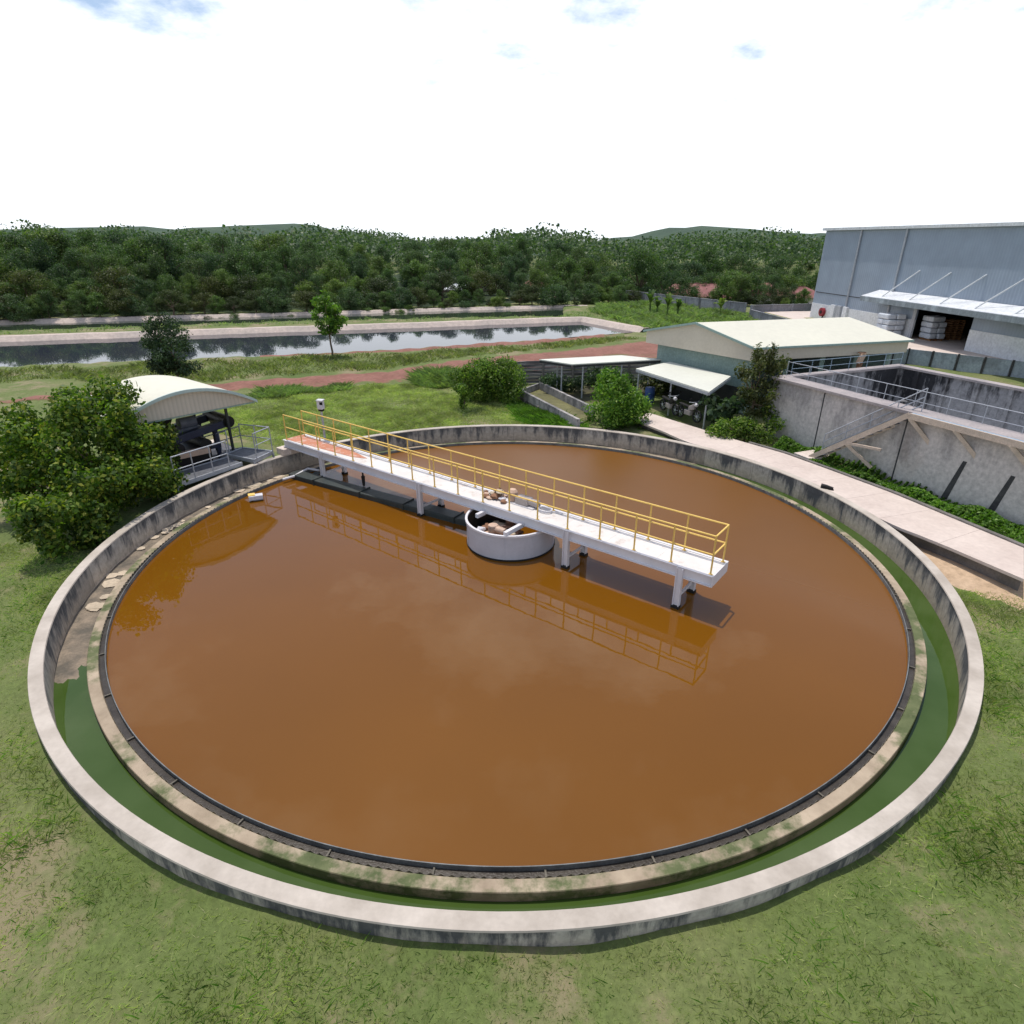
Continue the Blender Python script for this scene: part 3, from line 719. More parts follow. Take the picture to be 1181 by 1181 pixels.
mb = MB(); mb.lathe([(DR+.012, -.02), (DR+.018, .05), (DR+.012, .06), (DR+.003, .05)], 72, c=DC); part('waterline_crust', mb, 'dark_rubber', dr)
def on_rim(a): return DC + Vector((DR*math.cos(a), DR*math.sin(a), 0))
for us in (-1.12, .42):
    mb = MB(); nn0 = .545 - math.sqrt(max(.01, DR*DR - (us-0)**2)); mb.bar(BW(us, nn0, DT+.06), BW(us, NF+.25, DT+.06), .12, .14)
    part('support_beam', mb, 'white_steel', dr, bevel=.01)
mb = MB(); mb.tube(DC+Vector((0, 0, -.8)), DC+Vector((0, 0, 1.0)), .16, 14); part('drive_shaft', mb, 'rust', dr, smooth=True)
mb = MB(); b0 = BW(-.42, -.35, .42); mb.box(b0, (.55, .40, .26), U); mb.tube(b0+Vector((0, 0, .1)), b0+Vector((0, 0, .42)), .16, 12); mb.tube(b0+U*.1+Vector((0, 0, .3)), b0+U*.48+Vector((0, 0, .3)), .11, 12); mb.bar(b0-N*.1, BW(-.42, .3, .42), .2, .12)
part('gearbox', mb, 'motor_tan', dr, smooth=True, bevel=.015)
mb = MB(); b0 = BW(-.05, -.42, .40); mb.tube(b0-U*.3, b0+U*.5, .10, 12); mb.box(b0+U*.1-Vector((0, 0, .12)), (.7, .3, .08), U); part('sludge_pipe', mb, 'white_steel', dr, smooth=True)
# water inside the drum is the same sheet as the tank water

# drive motor on the deck
dm = thing('drive_motor', 'tan and grey drive motor bolted to the deck above the drum', 'motor', BW(-.2, .75, DZ))
b0 = BW(-.55, .82, DZ)
mb = MB(); mb.tube(b0+Vector((0, 0, .05)), b0+Vector((0, 0, .34)), .15, 14); mb.tube(b0+Vector((0, 0, .34)), b0+Vector((0, 0, .42)), .16, 14, .10); part('motor_body', mb, 'motor_tan', dm, smooth=True)
mb = MB(); mb.box(b0+U*.45+Vector((0, 0, .14)), (.50, .34, .24), U); mb.tube(b0+U*.65+Vector((0, 0, .15)), b0+U*1.05+Vector((0, 0, .15)), .12, 12); part('gear_housing', mb, 'motor_grey', dm, smooth=True, bevel=.02)
mb = MB(); mb.box(b0+U*.3+Vector((0, 0, .02)), (1.3, .42, .035), U); part('base_plate', mb, 'white_steel', dm)
for k in range(7): mb = MB(); mb.lathe([(.152, .08+k*.035), (.168, .085+k*.035), (.168, .095+k*.035), (.152, .10+k*.035)], 14, c=b0); part('cooling_fin', mb, 'motor_tan', dm)
hs = thing('hose_coil', 'pale coiled hose lying on the deck beside the drive motor', 'hose', BW(.75, .85, DZ))
mb = MB()
for k in range(2):
    pts = [BW(.75, .78, DZ+.04+k*.04) + U*(.24*math.cos(q)) + N*(.15*math.sin(q)) for q in np.linspace(0, 2*math.pi, 19)]
    mb.path(pts, .022, 6)
mb.path([BW(.95, .83, DZ+.05), BW(1.25, .93, DZ+.05), BW(1.35, .88, DZ+.05)], .022, 6)
part('hose', mb, 'box_white', hs, smooth=True)

def lump(c, r, seed, sq=.42):
    rg_ = np.random.default_rng(seed); m_ = MB(); rows = 6; cols = 9; vs = []
    for i in range(rows+1):
        th_ = math.pi*i/rows
        for j in range(cols):
            ph = 2*math.pi*j/cols; k = r*(1.15 + rg_.normal(0, .26)) if 0 < i < rows else r*.9
            vs.append(Vector(c) + Vector((k*math.sin(th_)*math.cos(ph), k*math.sin(th_)*math.sin(ph), k*sq*math.cos(th_))))
    fs = [(i*cols+j, i*cols+(j+1) % cols, (i+1)*cols+(j+1) % cols, (i+1)*cols+j) for i in range(rows) for j in range(cols)]
    return m_.add(vs, fs)
rh = thing('rubble_heap', 'messy heap of pale and reddish brown rubble on the deck beside the drive motor', 'rubble', BW(-1.1, .72, DZ))
for k, (u_, n_, z_, r_, m_) in enumerate(((-1.45, .52, .06, .11, 'rust'), (-.7, .52, .05, .10, 'rust'), (-1.25, .48, .05, .09, 'motor_tan'), (-1.35, .78, .08, .14, 'ledge'), (-1.12, .62, .09, .15, 'rust'), (-.95, .86, .08, .13, 'motor_tan'), (-1.2, .84, .22, .12, 'rust'), (-.85, .66, .07, .10, 'box_white'), (-1.55, .66, .05, .09, 'motor_tan'), (-1.02, .74, .24, .11, 'ledge'), (-1.7, .82, .05, .08, 'rust'))):
    part('rubble_piece', lump(BW(u_, n_, DZ+z_), r_, 40+k), m_, rh, smooth=True)
rd_ = thing('rubble_pile', 'pale and reddish brown rubble lying on a plank inside the grey drum', 'rubble', BW(-.3, -.2, .3))
mb = MB(); mb.box(BW(-.35, -.26, .47), (1.5, .9, .05), U); part('plank', mb, 'ledge', rd_)
for k, (u_, n_, z_, r_, m_) in enumerate(((-.2, .18, .42, .16, 'rust'), (-.6, .1, .42, .15, 'ledge'), (.1, -.15, .40, .16, 'ledge'), (.3, -.42, .38, .15, 'rust'), (-.75, -.15, .40, .16, 'rust'), (-.1, -.62, .37, .13, 'motor_tan'), (-.85, -.45, .38, .13, 'box_white'), (.2, .08, .40, .14, 'rust'), (-.35, -.02, .42, .15, 'motor_tan'))):
    part('rubble_piece', lump(BW(u_, n_, z_+.20), r_*1.15, 60+k), m_, rd_, smooth=True)
# inlet pipe from the wall to the drum
ip = thing('inlet_duct', 'long dark inlet duct lying half sunk between the tank wall and the grey drum', 'pipe', BW(-6, .2, 0))
A = BW(-11.1, -.42, .08); B = BW(-1.28, .72, .08)
mb = MB(); mb.bar(A, B, .56, .24); part('duct_body', mb, 'pipe_dark', ip, bevel=.04)
for t_ in (.15, .4, .62, .85):
    mb = MB(); q = A.lerp(B, t_); mb.box(q, (.06, .64, .32), B-A)
    part('flange', mb, 'pipe_dark', ip, bevel=.01)
for u_, n_ in ((-7.5, .30),):
    hg = MB(); hg.tube(BW(u_, n_, DZ-.3), BW(u_, n_, .2), .035, 8); hg.tube(BW(u_, n_, .62), BW(u_, n_, .25), .075, 10, .05); part('hanger', hg, 'dark_rubber', ip, smooth=True)

# scum trough and bits at the wall end
st = thing('scum_skimmer', 'pale bent pipe and plate of the scum skimmer beside the tank wall under the walkway', 'skimmer', at(350, 552, 0))
mb = MB(); mb.path([at(326, 553, .15), at(340, 549, .15), at(355, 540.5, .20), at(368, 542.5, .20)], .05, 10); part('skimmer_pipe', mb, 'white_steel', st, smooth=True)
mb = MB(); mb.slab([at(340, 547.5, .10), at(345, 551.5, .10), at(349, 549.5, .10), at(343, 545.5, .10)], .04); part('skimmer_plate', mb, 'white_steel', st)
mb = MB(); mb.bar(at(357, 555, .02), at(366, 545.5, .02), .22, .12); part('skimmer_blade', mb, 'pipe_dark', st)
sb = thing('outlet_box', 'small pale box with yellow lid on the launder rim left of the walkway', 'box', at(296, 573.5, .045))
q = at(295, 573, .14); mb = MB(); mb.box(q, (.50, .26, .16), (.9, .42, 0)); part('box_body', mb, 'box_white', sb, bevel=.015)
mb = MB(); mb.box(q+Vector((-.14, -.02, .095)), (.24, .24, .03), (.9, .42, 0)); part('lid', mb, 'yellow', sb)

# ------------------------------------------------------------------ left: shed with vaulted roof
ZS = 2.75
Tip = Vector((-11.1, 25.5, ZS)); Lf = Vector((-14.55, 21.2, ZS)); sx = (Tip-Lf).normalized(); sy = Vector((-sx.y, sx.x, 0)); SW = (Tip-Lf).length; SD = 3.9
SAG = .88
shed = thing('vaulted_shed', 'open shed with cream vaulted sheet roof beside the big bush on the left', 'shed', (Lf+Tip)/2 + sy*SD/2 + Vector((0, 0, GZ-ZS)))
def arch(t, d, up=0):  # t 0..1 across, d depth
    return Lf + sx*SW*t + sy*d + Vector((0, 0, SAG*(1-(2*t-1)**2) + up))
mb = MB(); K = 28
for i in range(K):
    a, b = i/K, (i+1)/K
    mb.hexa([arch(a, -.12), arch(b, -.12), arch(b, SD), arch(a, SD)], [arch(a, -.12, .05), arch(b, -.12, .05), arch(b, SD, .05), arch(a, SD, .05)])
part('roof', mb, 'cream_roof', shed, smooth=True)
mb = MB()
for i in range(K):
    a, b = i/K, (i+1)/K; o_ = sy*-.13; w_ = sy*-.16
    mb.hexa([arch(a, -.19, -.05), arch(b, -.19, -.05), arch(b, -.125, -.05), arch(a, -.125, -.05)], [arch(a, -.19, .07), arch(b, -.19, .07), arch(b, -.125, .07), arch(a, -.125, .07)])
part('arch_trim', mb, 'pale_trim', shed, smooth=True)
for d in (0, SD-.2):
    mb = MB(); pts = [arch(i/K, d, -.02) for i in range(K+1)]; mb.prism(pts, sy*.06)
    part('gable_panel', mb, 'beige_clad', shed)
mb = MB()
for d in (0.1, SD-.2): mb.bar(Lf+sy*d-Vector((0, 0, .05)), Tip+sy*d-Vector((0, 0, .05)), .08, .10)
for t_ in (0.02, .98): mb.bar(Lf+sx*SW*t_+sy*.1-Vector((0, 0, .06)), Lf+sx*SW*t_+sy*(SD-.2)-Vector((0, 0, .06)), .08, .10)
part('tie_beam', mb, 'green_trim', shed)
for d in (.45, SD/2, SD-.4):
    for t_ in (.10, .80):
        q = Lf + sx*SW*t_ + sy*d; mb = MB(); mb.ibeam(Vector((q.x, q.y, GZ-.1)), Vector((q.x, q.y, ZS-.05)), .09, .09, .02); part('column', mb, 'dark_wall', shed)
mb = MB(); mb.slab([Lf+sx*.2+sy*.2+Vector((0, 0, GZ+.12-ZS)), Tip-sx*.4+sy*.2+Vector((0, 0, GZ+.12-ZS)), Tip-sx*.4+sy*(SD-.2)+Vector((0, 0, GZ+.12-ZS)), Lf+sx*.2+sy*(SD-.2)+Vector((0, 0, GZ+.12-ZS))], .3); part('floor_slab', mb, 'conc_pale', shed)
# press inside the shed
def SH(t, d, z): q = Lf + sx*SW*t + sy*d; return Vector((q.x, q.y, z))
fp = thing('sludge_press', 'dark sludge press machine standing under the vaulted roof', 'machine', SH(.5, 1.6, GZ+.12))
mb = MB()
for t_ in (.22, .72):
    for d in (.8, 2.2): mb.bar(SH(t_, d, GZ+.1), SH(t_, d, 1.75), .14, .14)
mb.bar(SH(.2, .8, 1.0), SH(.74, .8, 1.0), .12, .16); mb.bar(SH(.2, 2.2, 1.0), SH(.74, 2.2, 1.0), .12, .16); part('frame', mb, 'navy', fp)
mb = MB(); mb.bar(SH(.12, .75, 1.42), SH(.84, .75, 1.92), .30, .30); mb.bar(SH(.12, 2.2, 1.42), SH(.84, 2.2, 1.92), .30, .30); part('press_beam', mb, 'navy', fp, bevel=.03)
for t_, z_ in ((.2, 1.35), (.42, 1.25), (.62, 1.2), (.82, 1.93)):
    mb = MB(); mb.tube(SH(t_, .6, z_), SH(t_, 2.4, z_), .25, 16); part('roller', mb, 'black', fp, smooth=True)
mb = MB(); c_ = SH(.50, 1.2, 2.1); mb.tube(c_, c_+sx*.65, .24, 18); mb.box(c_+sx*.3-Vector((0, 0, .25)), (.9, .45, .16), sx); part('motor', mb, 'press_grey', fp, smooth=True)
mb = MB(); c_ = SH(.36, 1.5, 1.75); mb.hexa([c_+Vector((-.3, -.3, 0)), c_+Vector((.3, -.3, 0)), c_+Vector((.3, .3, 0)), c_+Vector((-.3, .3, 0))], [c_+Vector((-.55, -.5, .75)), c_+Vector((.55, -.5, .75)), c_+Vector((.55, .5, .75)), c_+Vector((-.55, .5, .75))]); part('hopper', mb, 'black', fp)
mb = MB(); mb.box(SH(.45, 1.4, .75), (2.2, 1.6, .7), sx); part('catch_tank', mb, 'black', fp, bevel=.04)
mb = MB(); mb.bar(SH(.40, .5, 1.05), SH(.62, .5, 1.02), .3, .22); part('chute', mb, 'motor_tan', fp)

# raised steel platform with stair
PZ = .78
pf = thing('steel_platform', 'galvanised grating walkway and platform with handrails beside the tank wall on the left', 'platform', at(280, 524, GZ))
ca, cb_, cc, cd_ = at(261, 524, PZ), at(280, 516.5, PZ), at(314.5, 520.5, PZ), at(293, 530.5, PZ)
mb = MB(); mb.slab([ca, cb_, cc, cd_], .04)
wa, wb_, wc, wd = at(262, 527.5, PZ-.05), at(279, 533.5, PZ-.05), at(204, 559, PZ-.05), at(190, 549, PZ-.05)
mb.slab([wa, wb_, wc, wd], .04); part('grating', mb, 'grating', pf)
mb = MB()
for a_, b_ in ((ca, cb_), (cb_, cc), (cc, cd_), (cd_, ca), (wb_, wc), (wa, wd)): mb.bar(a_-Vector((0, 0, .05)), b_-Vector((0, 0, .05)), .05, .16)
part('stringer', mb, 'galv', pf)
def railing(parent, pts, post_at, h=1.05, mat='galv', r=.024, mids=(.55,)):
    mb = MB(); hv_ = Vector((0, 0, h)); mb.path([p+hv_ for p in pts], r, 8)
    for m_ in mids: mb.path([p+Vector((0, 0, m_)) for p in pts], r*.85, 8)
    rl = part('handrail', mb, mat, parent, smooth=True)
    for p in post_at:
        pm = MB(); pm.tube(p-Vector((0, 0, .08)), p+hv_, r, 8); part('post', pm, mat, rl, smooth=True)
    return rl
railing(pf, [wc, wb_.lerp(wc, .2)], [wc, wc.lerp(wb_, .27), wc.lerp(wb_, .54), wc.lerp(wb_, .8)])
railing(pf, [cb_, cc, cc.lerp(cd_, .85)], [cb_, cb_.lerp(cc, .5), cc, cc.lerp(cd_, .85)])
for off in (Vector((0, 0, 0)), (ca-cb_)*.8):
    a_ = cb_ + off; b_ = a_ + Vector((-1.3, .75, -PZ+GZ)); mb = MB(); mb.bar(a_-Vector((0, 0, .05)), b_, .05, .18); part('stair_string', mb, 'galv', pf)
    railing(pf, [a_, b_], [a_, b_], .95)
for k in range(3):
    mb = MB(); q = cb_.lerp(ca, .4) + Vector((-1.3, .75, -PZ+GZ))*(k+.7)/3.4; mb.box(q, (.8, .24, .03), ca-cb_); part('stair_tread', mb, 'grating', pf)
for q in (ca, cb_, cc, cd_, wc, wd):
    mb = MB(); mb.bar(Vector((q.x, q.y, GZ-.2)), Vector((q.x, q.y, PZ-.06)), .07, .07); part('support_leg', mb, 'galv', pf)

# ------------------------------------------------------------------ concrete path on the right
TOPP = .60
edgeU = [at(722, 466, TOPP), at(745, 475, TOPP), at(800, 492, TOPP), at(852, 508, TOPP), at(905, 523, TOPP), at(960, 543, TOPP), at(1030, 569, TOPP), at(1097, 597, TOPP), at(1181, 632, TOPP)]
edgeL = [at(704, 473, TOPP), at(725, 481, TOPP), at(741, 488, TOPP), at(766, 498, TOPP), at(788, 508, TOPP)]
qa = at(802, 513, TOPP); ang0 = math.degrees(math.atan2(qa.y-TC.y, qa.x-TC.x))
for a in np.linspace(ang0, 33, 12): edgeL.append(TC + Vector((12.31*math.cos(R_(a)), 12.31*math.sin(R_(a)), TOPP)))
edgeL += [at(1024, 603.5, TOPP), at(1060, 617, TOPP), at(1097, 632, TOPP), at(1181, 668, TOPP)]
def resamp(pts, n):
    L = [0]
    for a, b in zip(pts[:-1], pts[1:]): L.append(L[-1]+(b-a).length)
    out = []
    for s in np.linspace(0, L[-1], n): out.append(Vector([np.interp(s, L, [p[k] for p in pts]) for k in range(3)]))
    return out
eu = resamp(edgeU, 60); el = resamp(edgeL, 240)
_k = 0; _pick = []
for i in range(60):          # pair each upper point with the nearest lower point, never going back
    d_ = [(p-eu[i]).length for p in el]; _k = max(_k, min(range(_k, 240), key=lambda q: d_[q]) if i else 0)
    if i == 59: _k = 239
    _pick.append(el[_k])
el = _pick
el = [p if (Vector((p.x-TC.x, p.y-TC.y, 0)).length > 12.31) else TC + Vector((p.x-TC.x, p.y-TC.y, 0)).normalized()*12.31 + Vector((0, 0, TOPP)) for p in el]
mb = MB()
for i in range(59):
    f_ = .975 if i % 5 == 4 else 1.0; u1, l1 = eu[i].lerp(eu[i+1], f_), el[i].lerp(el[i+1], f_); dd = Vector((0, 0, .09))
    mb.hexa([eu[i]-dd, u1-dd, l1-dd, el[i]-dd], [eu[i], u1, l1, el[i]])
struct('concrete_path', mb, 'conc_path')
mb = MB(); dn = Vector((0, 0, .093)); db = Vector((0, 0, .75))
for i in range(59):
    l0, l1 = el[i].lerp(eu[i], .12), el[i+1].lerp(eu[i+1], .12)
    mb.hexa([eu[i]-db, eu[i+1]-db, l1-db, l0-db], [eu[i]-dn, eu[i+1]-dn, l1-dn, l0-dn])
struct('path_base', mb, 'conc_side')  # darker concrete, shade of the recess under the slab painted in
mb = MB()
for i in range(59):
    d_ = (eu[i+1]-eu[i]).normalized(); nrm = Vector((-d_.y, d_.x, 0)); nrm = nrm if nrm.dot(eu[i]-el[i]) > 0 else -nrm
    if i > 24: mb.hexa([eu[i]+nrm*.004-Vector((0, 0, .3)), eu[i+1]+nrm*.004-Vector((0, 0, .3)), eu[i+1]+nrm*.16-Vector((0, 0, .3)), eu[i]+nrm*.16-Vector((0, 0, .3))],
                       [eu[i]+nrm*.004+Vector((0, 0, .05)), eu[i+1]+nrm*.004+Vector((0, 0, .05)), eu[i+1]+nrm*.16+Vector((0, 0, .05)), eu[i]+nrm*.16+Vector((0, 0, .05))])
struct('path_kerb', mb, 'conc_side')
mb = MB(); a_ = [at(1010, 610, .03), at(1050, 640, .03), at(1097, 690, .03), at(1181, 800, .03), at(1300, 800, .03), at(1300, 690, .03), at(1181, 655, .03), at(1097, 625, .03)]
tan = drape('bare_ground', [(p.x, p.y) for p in (at(1018, 604, .1), at(1060, 617, .1), at(1097, 631, .1), at(1240, 690, .1))] + [(21, 11), (20.5, 9)], [(TC.x+12.2*math.cos(R_(a)), TC.y+12.2*math.sin(R_(a))) for a in (33, 26, 18, 10, 0, -8, -14)], 'tan_dirt', .03, 70, 12, .10, 2)
# thing lying on the path
q = at(953, 564, TOPP)
sl = thing('rubber_boot', 'small dark rubber boot lying on the pale path beside the tank wall', 'boot', q)
mb = MB(); mb.tube(q+Vector((-.16, .12, .09)), q+Vector((.02, 0, .09)), .085, 10, .07); mb.tube(q+Vector((0, .01, .08)), q+Vector((.20, -.10, .055)), .075, 10, .05); part('boot_shaft', mb, 'black', sl, smooth=True)
mb = MB(); mb.box(q+Vector((.06, -.03, .012)), (.36, .13, .024), (.22, -.12, 0)); part('sole', mb, 'dark_rubber', sl, bevel=.008)
# drain slot between path head and tank wall, gap shade put into its colour
mb = MB(); mb.slab([at(676, 492, .36), at(716, 496, .36), at(760, 507, .36), at(720, 505, .36), at(676, 497, .36)], .1); struct('drain_bed', mb, 'shade_earth')

# ------------------------------------------------------------------ channel flume
ch = thing('concrete_channel', 'open concrete channel with mossy floor between the bush and the leafy tree', 'channel', at(640, 470, GZ))
cn0, cn1 = at(598.5, 449, .95), at(666, 483.5, .95); dch = (cn1-cn0).normalized(); nch = Vector((-dch.y, dch.x, 0)); nch = nch if nch.x > 0 else -nch
cf0, cf1 = at(621.5, 440.5, .95), at(684, 470, .95)
def wall_slab(p, q, t, h, nrm): 
    mb = MB(); dz = Vector((0, 0, h)); mb.hexa([p-dz, q-dz, q+nrm*t-dz, p+nrm*t-dz], [p, q, q+nrm*t, p+nrm*t]); return mb
part('near_wall', wall_slab(cn0, cn1, .16, .60, nch), 'channel', ch, bevel=.01)
part('far_wall', wall_slab(cf0, cf1, .16, .60, nch), 'channel', ch, bevel=.01)
mb = MB(); mb.slab([cn0-Vector((0, 0, .45)), cn1-Vector((0, 0, .45)), cf1-Vector((0, 0, .45)), cf0-Vector((0, 0, .45))], .1); part('mossy_floor', mb, 'moss', ch)
mb = MB(); mb.hexa([cn0-Vector((0, 0, .6)), cf0-Vector((0, 0, .6)), cf0-dch*.15-Vector((0, 0, .6)), cn0-dch*.15-Vector((0, 0, .6))], [cn0-Vector((0, 0, .1)), cf0-Vector((0, 0, .1)), cf0-dch*.15-Vector((0, 0, .1)), cn0-dch*.15-Vector((0, 0, .1))]); part('end_wall', mb, 'channel', ch)
for t_ in (.12, .38, .64, .9):
    mb = MB(); q = cn0.lerp(cn1, t_); mb.box(q-Vector((0, 0, .62)) + nch*.3, (.22, .8, .5), dch)
    part('support_pier', mb, 'conc_side', ch)

# plank retaining wall
pw = thing('plank_wall', 'weathered horizontal plank wall behind the low carport roof', 'wall', at(650, 442, GZ))
wp = [Vector((-.6, 40.2, 0)), Vector((.45, 40.7, 0)), Vector((5.5, 41.4, 0)), Vector((10.2, 42.2, 0))]
for k in range(7):
    mb = MB()
    for a_, b_ in zip(wp[:-1], wp[1:]):
        z = GZ + .12 + k*.21; j = Vector((0, .015*((k*7) % 3), 0)); mb.bar(a_+j+Vector((0, 0, z)), b_+j+Vector((0, 0, z)), .07, .19)
    part('plank', mb, 'plank', pw)
for t_ in (-.3, 1.6, 3.6, 5.5, 7.4, 9.4):
    mb = MB(); yy = np.interp(t_, [p.x for p in wp], [p.y for p in wp]); mb.bar((t_, yy-.09, GZ-.2), (t_, yy-.09, GZ+1.58), .12, .10); part('post', mb, 'conc_side', pw)

# ------------------------------------------------------------------ carport (low flat roof)
cpt = thing('carport', 'low open carport with flat white sheet roof in front of the plank wall', 'carport', at(665, 460, GZ))
c1, c2, c3, c4_ = at(622, 414.4, 2.45), at(659.4, 420, 2.40), at(763, 414.4, 2.40), at(716.5, 409.6, 2.45)
mb = MB(); mb.slab([c1, c2, c3, c4_], .06); part('roof_sheet', mb, 'white_roof', cpt)
mb = MB(); lo = Vector((0, 0, .13))
for a_, b_ in ((c1, c2), (c2, c3), (c3, c4_), (c4_, c1)): mb.bar(a_.lerp(b_, .02)-lo, b_.lerp(a_, .02)-lo, .06, .12)
part('roof_beam', mb, 'dark_wall', cpt)
for q in (c2.lerp(c1, .35).lerp(c4_, .03), c2.lerp(c3, .10).lerp(c4_, .05), c2.lerp(c3, .55).lerp(c4_, .03), c3.lerp(c2, .08).lerp(c1, .04), c4_.lerp(c1, .2).lerp(c2, .08), c1.lerp(c4_, .2).lerp(c2, .1)):
    mb = MB(); mb.tube((q.x, q.y, GZ-.1), (q.x, q.y, 2.38), .045, 8); part('post', mb, 'galv', cpt, smooth=True)

# ------------------------------------------------------------------ cream gable building
ZE = 4.0
A_, B_, C_ = at(746, 381.6, ZE), at(869, 401, ZE), at(1049, 392, ZE)
D_ = A_ + C_ - B_
ga = (B_-A_).normalized(); gb = (C_-B_).normalized()
RZ = .82
P_ = (A_+B_)/2 + Vector((0, 0, RZ)); Q_ = (D_+C_)/2 + Vector((0, 0, RZ))
bld = thing('gable_building', 'pump house with cream gable roof, beige cladding band and dull green wall', 'building', ((A_+C_)/2).xy.to_3d() + Vector((0, 0, GZ)))
up5 = Vector((0, 0, .05))
for s_, (e0, e1) in enumerate(((B_, C_), (A_, D_))):
    o_ = (ga if s_ == 0 else -ga)*.12 - Vector((0, 0, .03)); mb = MB()
    mb.hexa([e0+o_-gb*.12, e1+o_+gb*.12, Q_+gb*.12, P_-gb*.12], [e0+o_-gb*.12+up5, e1+o_+gb*.12+up5, Q_+gb*.12+up5, P_-gb*.12+up5]); part('roof', mb, 'cream_roof', bld)
mb = MB(); fd = .68
mb.prism([A_, P_, B_, B_-Vector((0, 0, fd)), A_-Vector((0, 0, fd))], gb*.08); part('gable_panel', mb, 'beige_plain', bld)
mb = MB(); mb.prism([D_, Q_, C_, C_-Vector((0, 0, fd)), D_-Vector((0, 0, fd))], -gb*.08); part('gable_panel', mb, 'beige_plain', bld)
for e0, e1, o_ in ((B_, C_, -ga), (A_, D_, ga)):
    mb = MB(); mb.hexa([e0+gb*.09-Vector((0, 0, fd)), e1-gb*.09-Vector((0, 0, fd)), e1-gb*.09+o_*.07-Vector((0, 0, fd)), e0+gb*.09+o_*.07-Vector((0, 0, fd))], [e0+gb*.09-Vector((0, 0, .06)), e1-gb*.09-Vector((0, 0, .06)), e1-gb*.09+o_*.07-Vector((0, 0, .06)), e0+gb*.09+o_*.07-Vector((0, 0, .06))]); part('fascia_panel', mb, 'beige_plain', bld)
mb = MB()
mb.bar(P_-gb*.14+Vector((0, 0, .02)), B_+ga*.12-gb*.14, .06, .12); mb.bar(A_-ga*.12-gb*.14, P_-gb*.14+Vector((0, 0, .02)), .06, .12); mb.bar(B_+ga*.16-gb*.1-Vector((0, 0, .03)), C_+ga*.16+gb*.1-Vector((0, 0, .03)), .07, .10)
part('roof_trim', mb, 'green_trim', bld)
iA, iB, iC, iD = A_+ga*.5+gb*.5, B_-ga*.5+gb*.5, C_-ga*.5-gb*.5, D_+ga*.5-gb*.5
def wall_between(p, q, z0, z1, t=.12):
    d = (q-p).normalized(); n_ = Vector((-d.y, d.x, 0)); m_ = MB(); m_.hexa([Vector((p.x, p.y, z0)), Vector((q.x, q.y, z0)), Vector((q.x+n_.x*t, q.y+n_.y*t, z0)), Vector((p.x+n_.x*t, p.y+n_.y*t, z0))], [Vector((p.x, p.y, z1)), Vector((q.x, q.y, z1)), Vector((q.x+n_.x*t, q.y+n_.y*t, z1)), Vector((p.x+n_.x*t, p.y+n_.y*t, z1))]); return m_
part('end_wall', wall_between(iA, iB, GZ-.2, ZE-fd+.3), 'green_wall', bld)
part('rear_wall', wall_between(iD, iC, GZ-.2, ZE-fd+.3), 'green_wall', bld)
part('side_wall', wall_between(iA, iD, GZ-.2, ZE-fd+.3), 'green_wall', bld)
part('front_dado', wall_between(iB, iC, GZ-.2, 1.5), 'green_wall', bld)
mb = wall_between(iA.lerp(iB, .12)-gb*.03, iA.lerp(iB, .93)-gb*.03, GZ+.02, 1.75, .02); part('canopy_shade_panel', mb, 'dark_wall', bld)  # no door: thin dark panel standing in for deep shade under the canopy
for t_ in (.01, .25, .5, .75, .99):
    q = iB.lerp(iC, t_); mb = MB(); mb.bar((q.x, q.y, GZ), (q.x, q.y, ZE-.3), .2, .2); part('column', mb, 'green_trim', bld)
mb = MB(); mb.slab([Vector((p.x, p.y, GZ+.1)) for p in (iA, iB, iC, iD)], .3); part('floor_slab', mb, 'conc_side', bld)

# lean-to canopy before the gable wall
lt = thing('lean_to_canopy', 'white flat lean-to canopy on thin posts before the green gable wall', 'canopy', at(800, 480, GZ))
l1, l2, l3, l4 = at(733.5, 425, 2.22), at(772.6, 417.2, 2.42), at(843, 433.8, 2.42), at(818, 451.8, 2.22)
mb = MB(); mb.slab([l1, l2, l3, l4], .06); part('roof_sheet', mb, 'white_roof', lt)
mb = MB()
for a_, b_ in ((l1, l4), (l2, l3), (l1, l2), (l4, l3)): mb.bar(a_.lerp(b_, .01)-lo, b_.lerp(a_, .01)-lo, .06, .12)
part('roof_beam', mb, 'galv', lt)
for q in (l1.lerp(l4, .04), l1.lerp(l4, .52), l1.lerp(l4, .98)):
    mb = MB(); mb.tube((q.x+.05, q.y+.05, GZ-.1), (q.x+.05, q.y+.05, 2.1), .05, 8); part('post', mb, 'galv', lt, smooth=True)

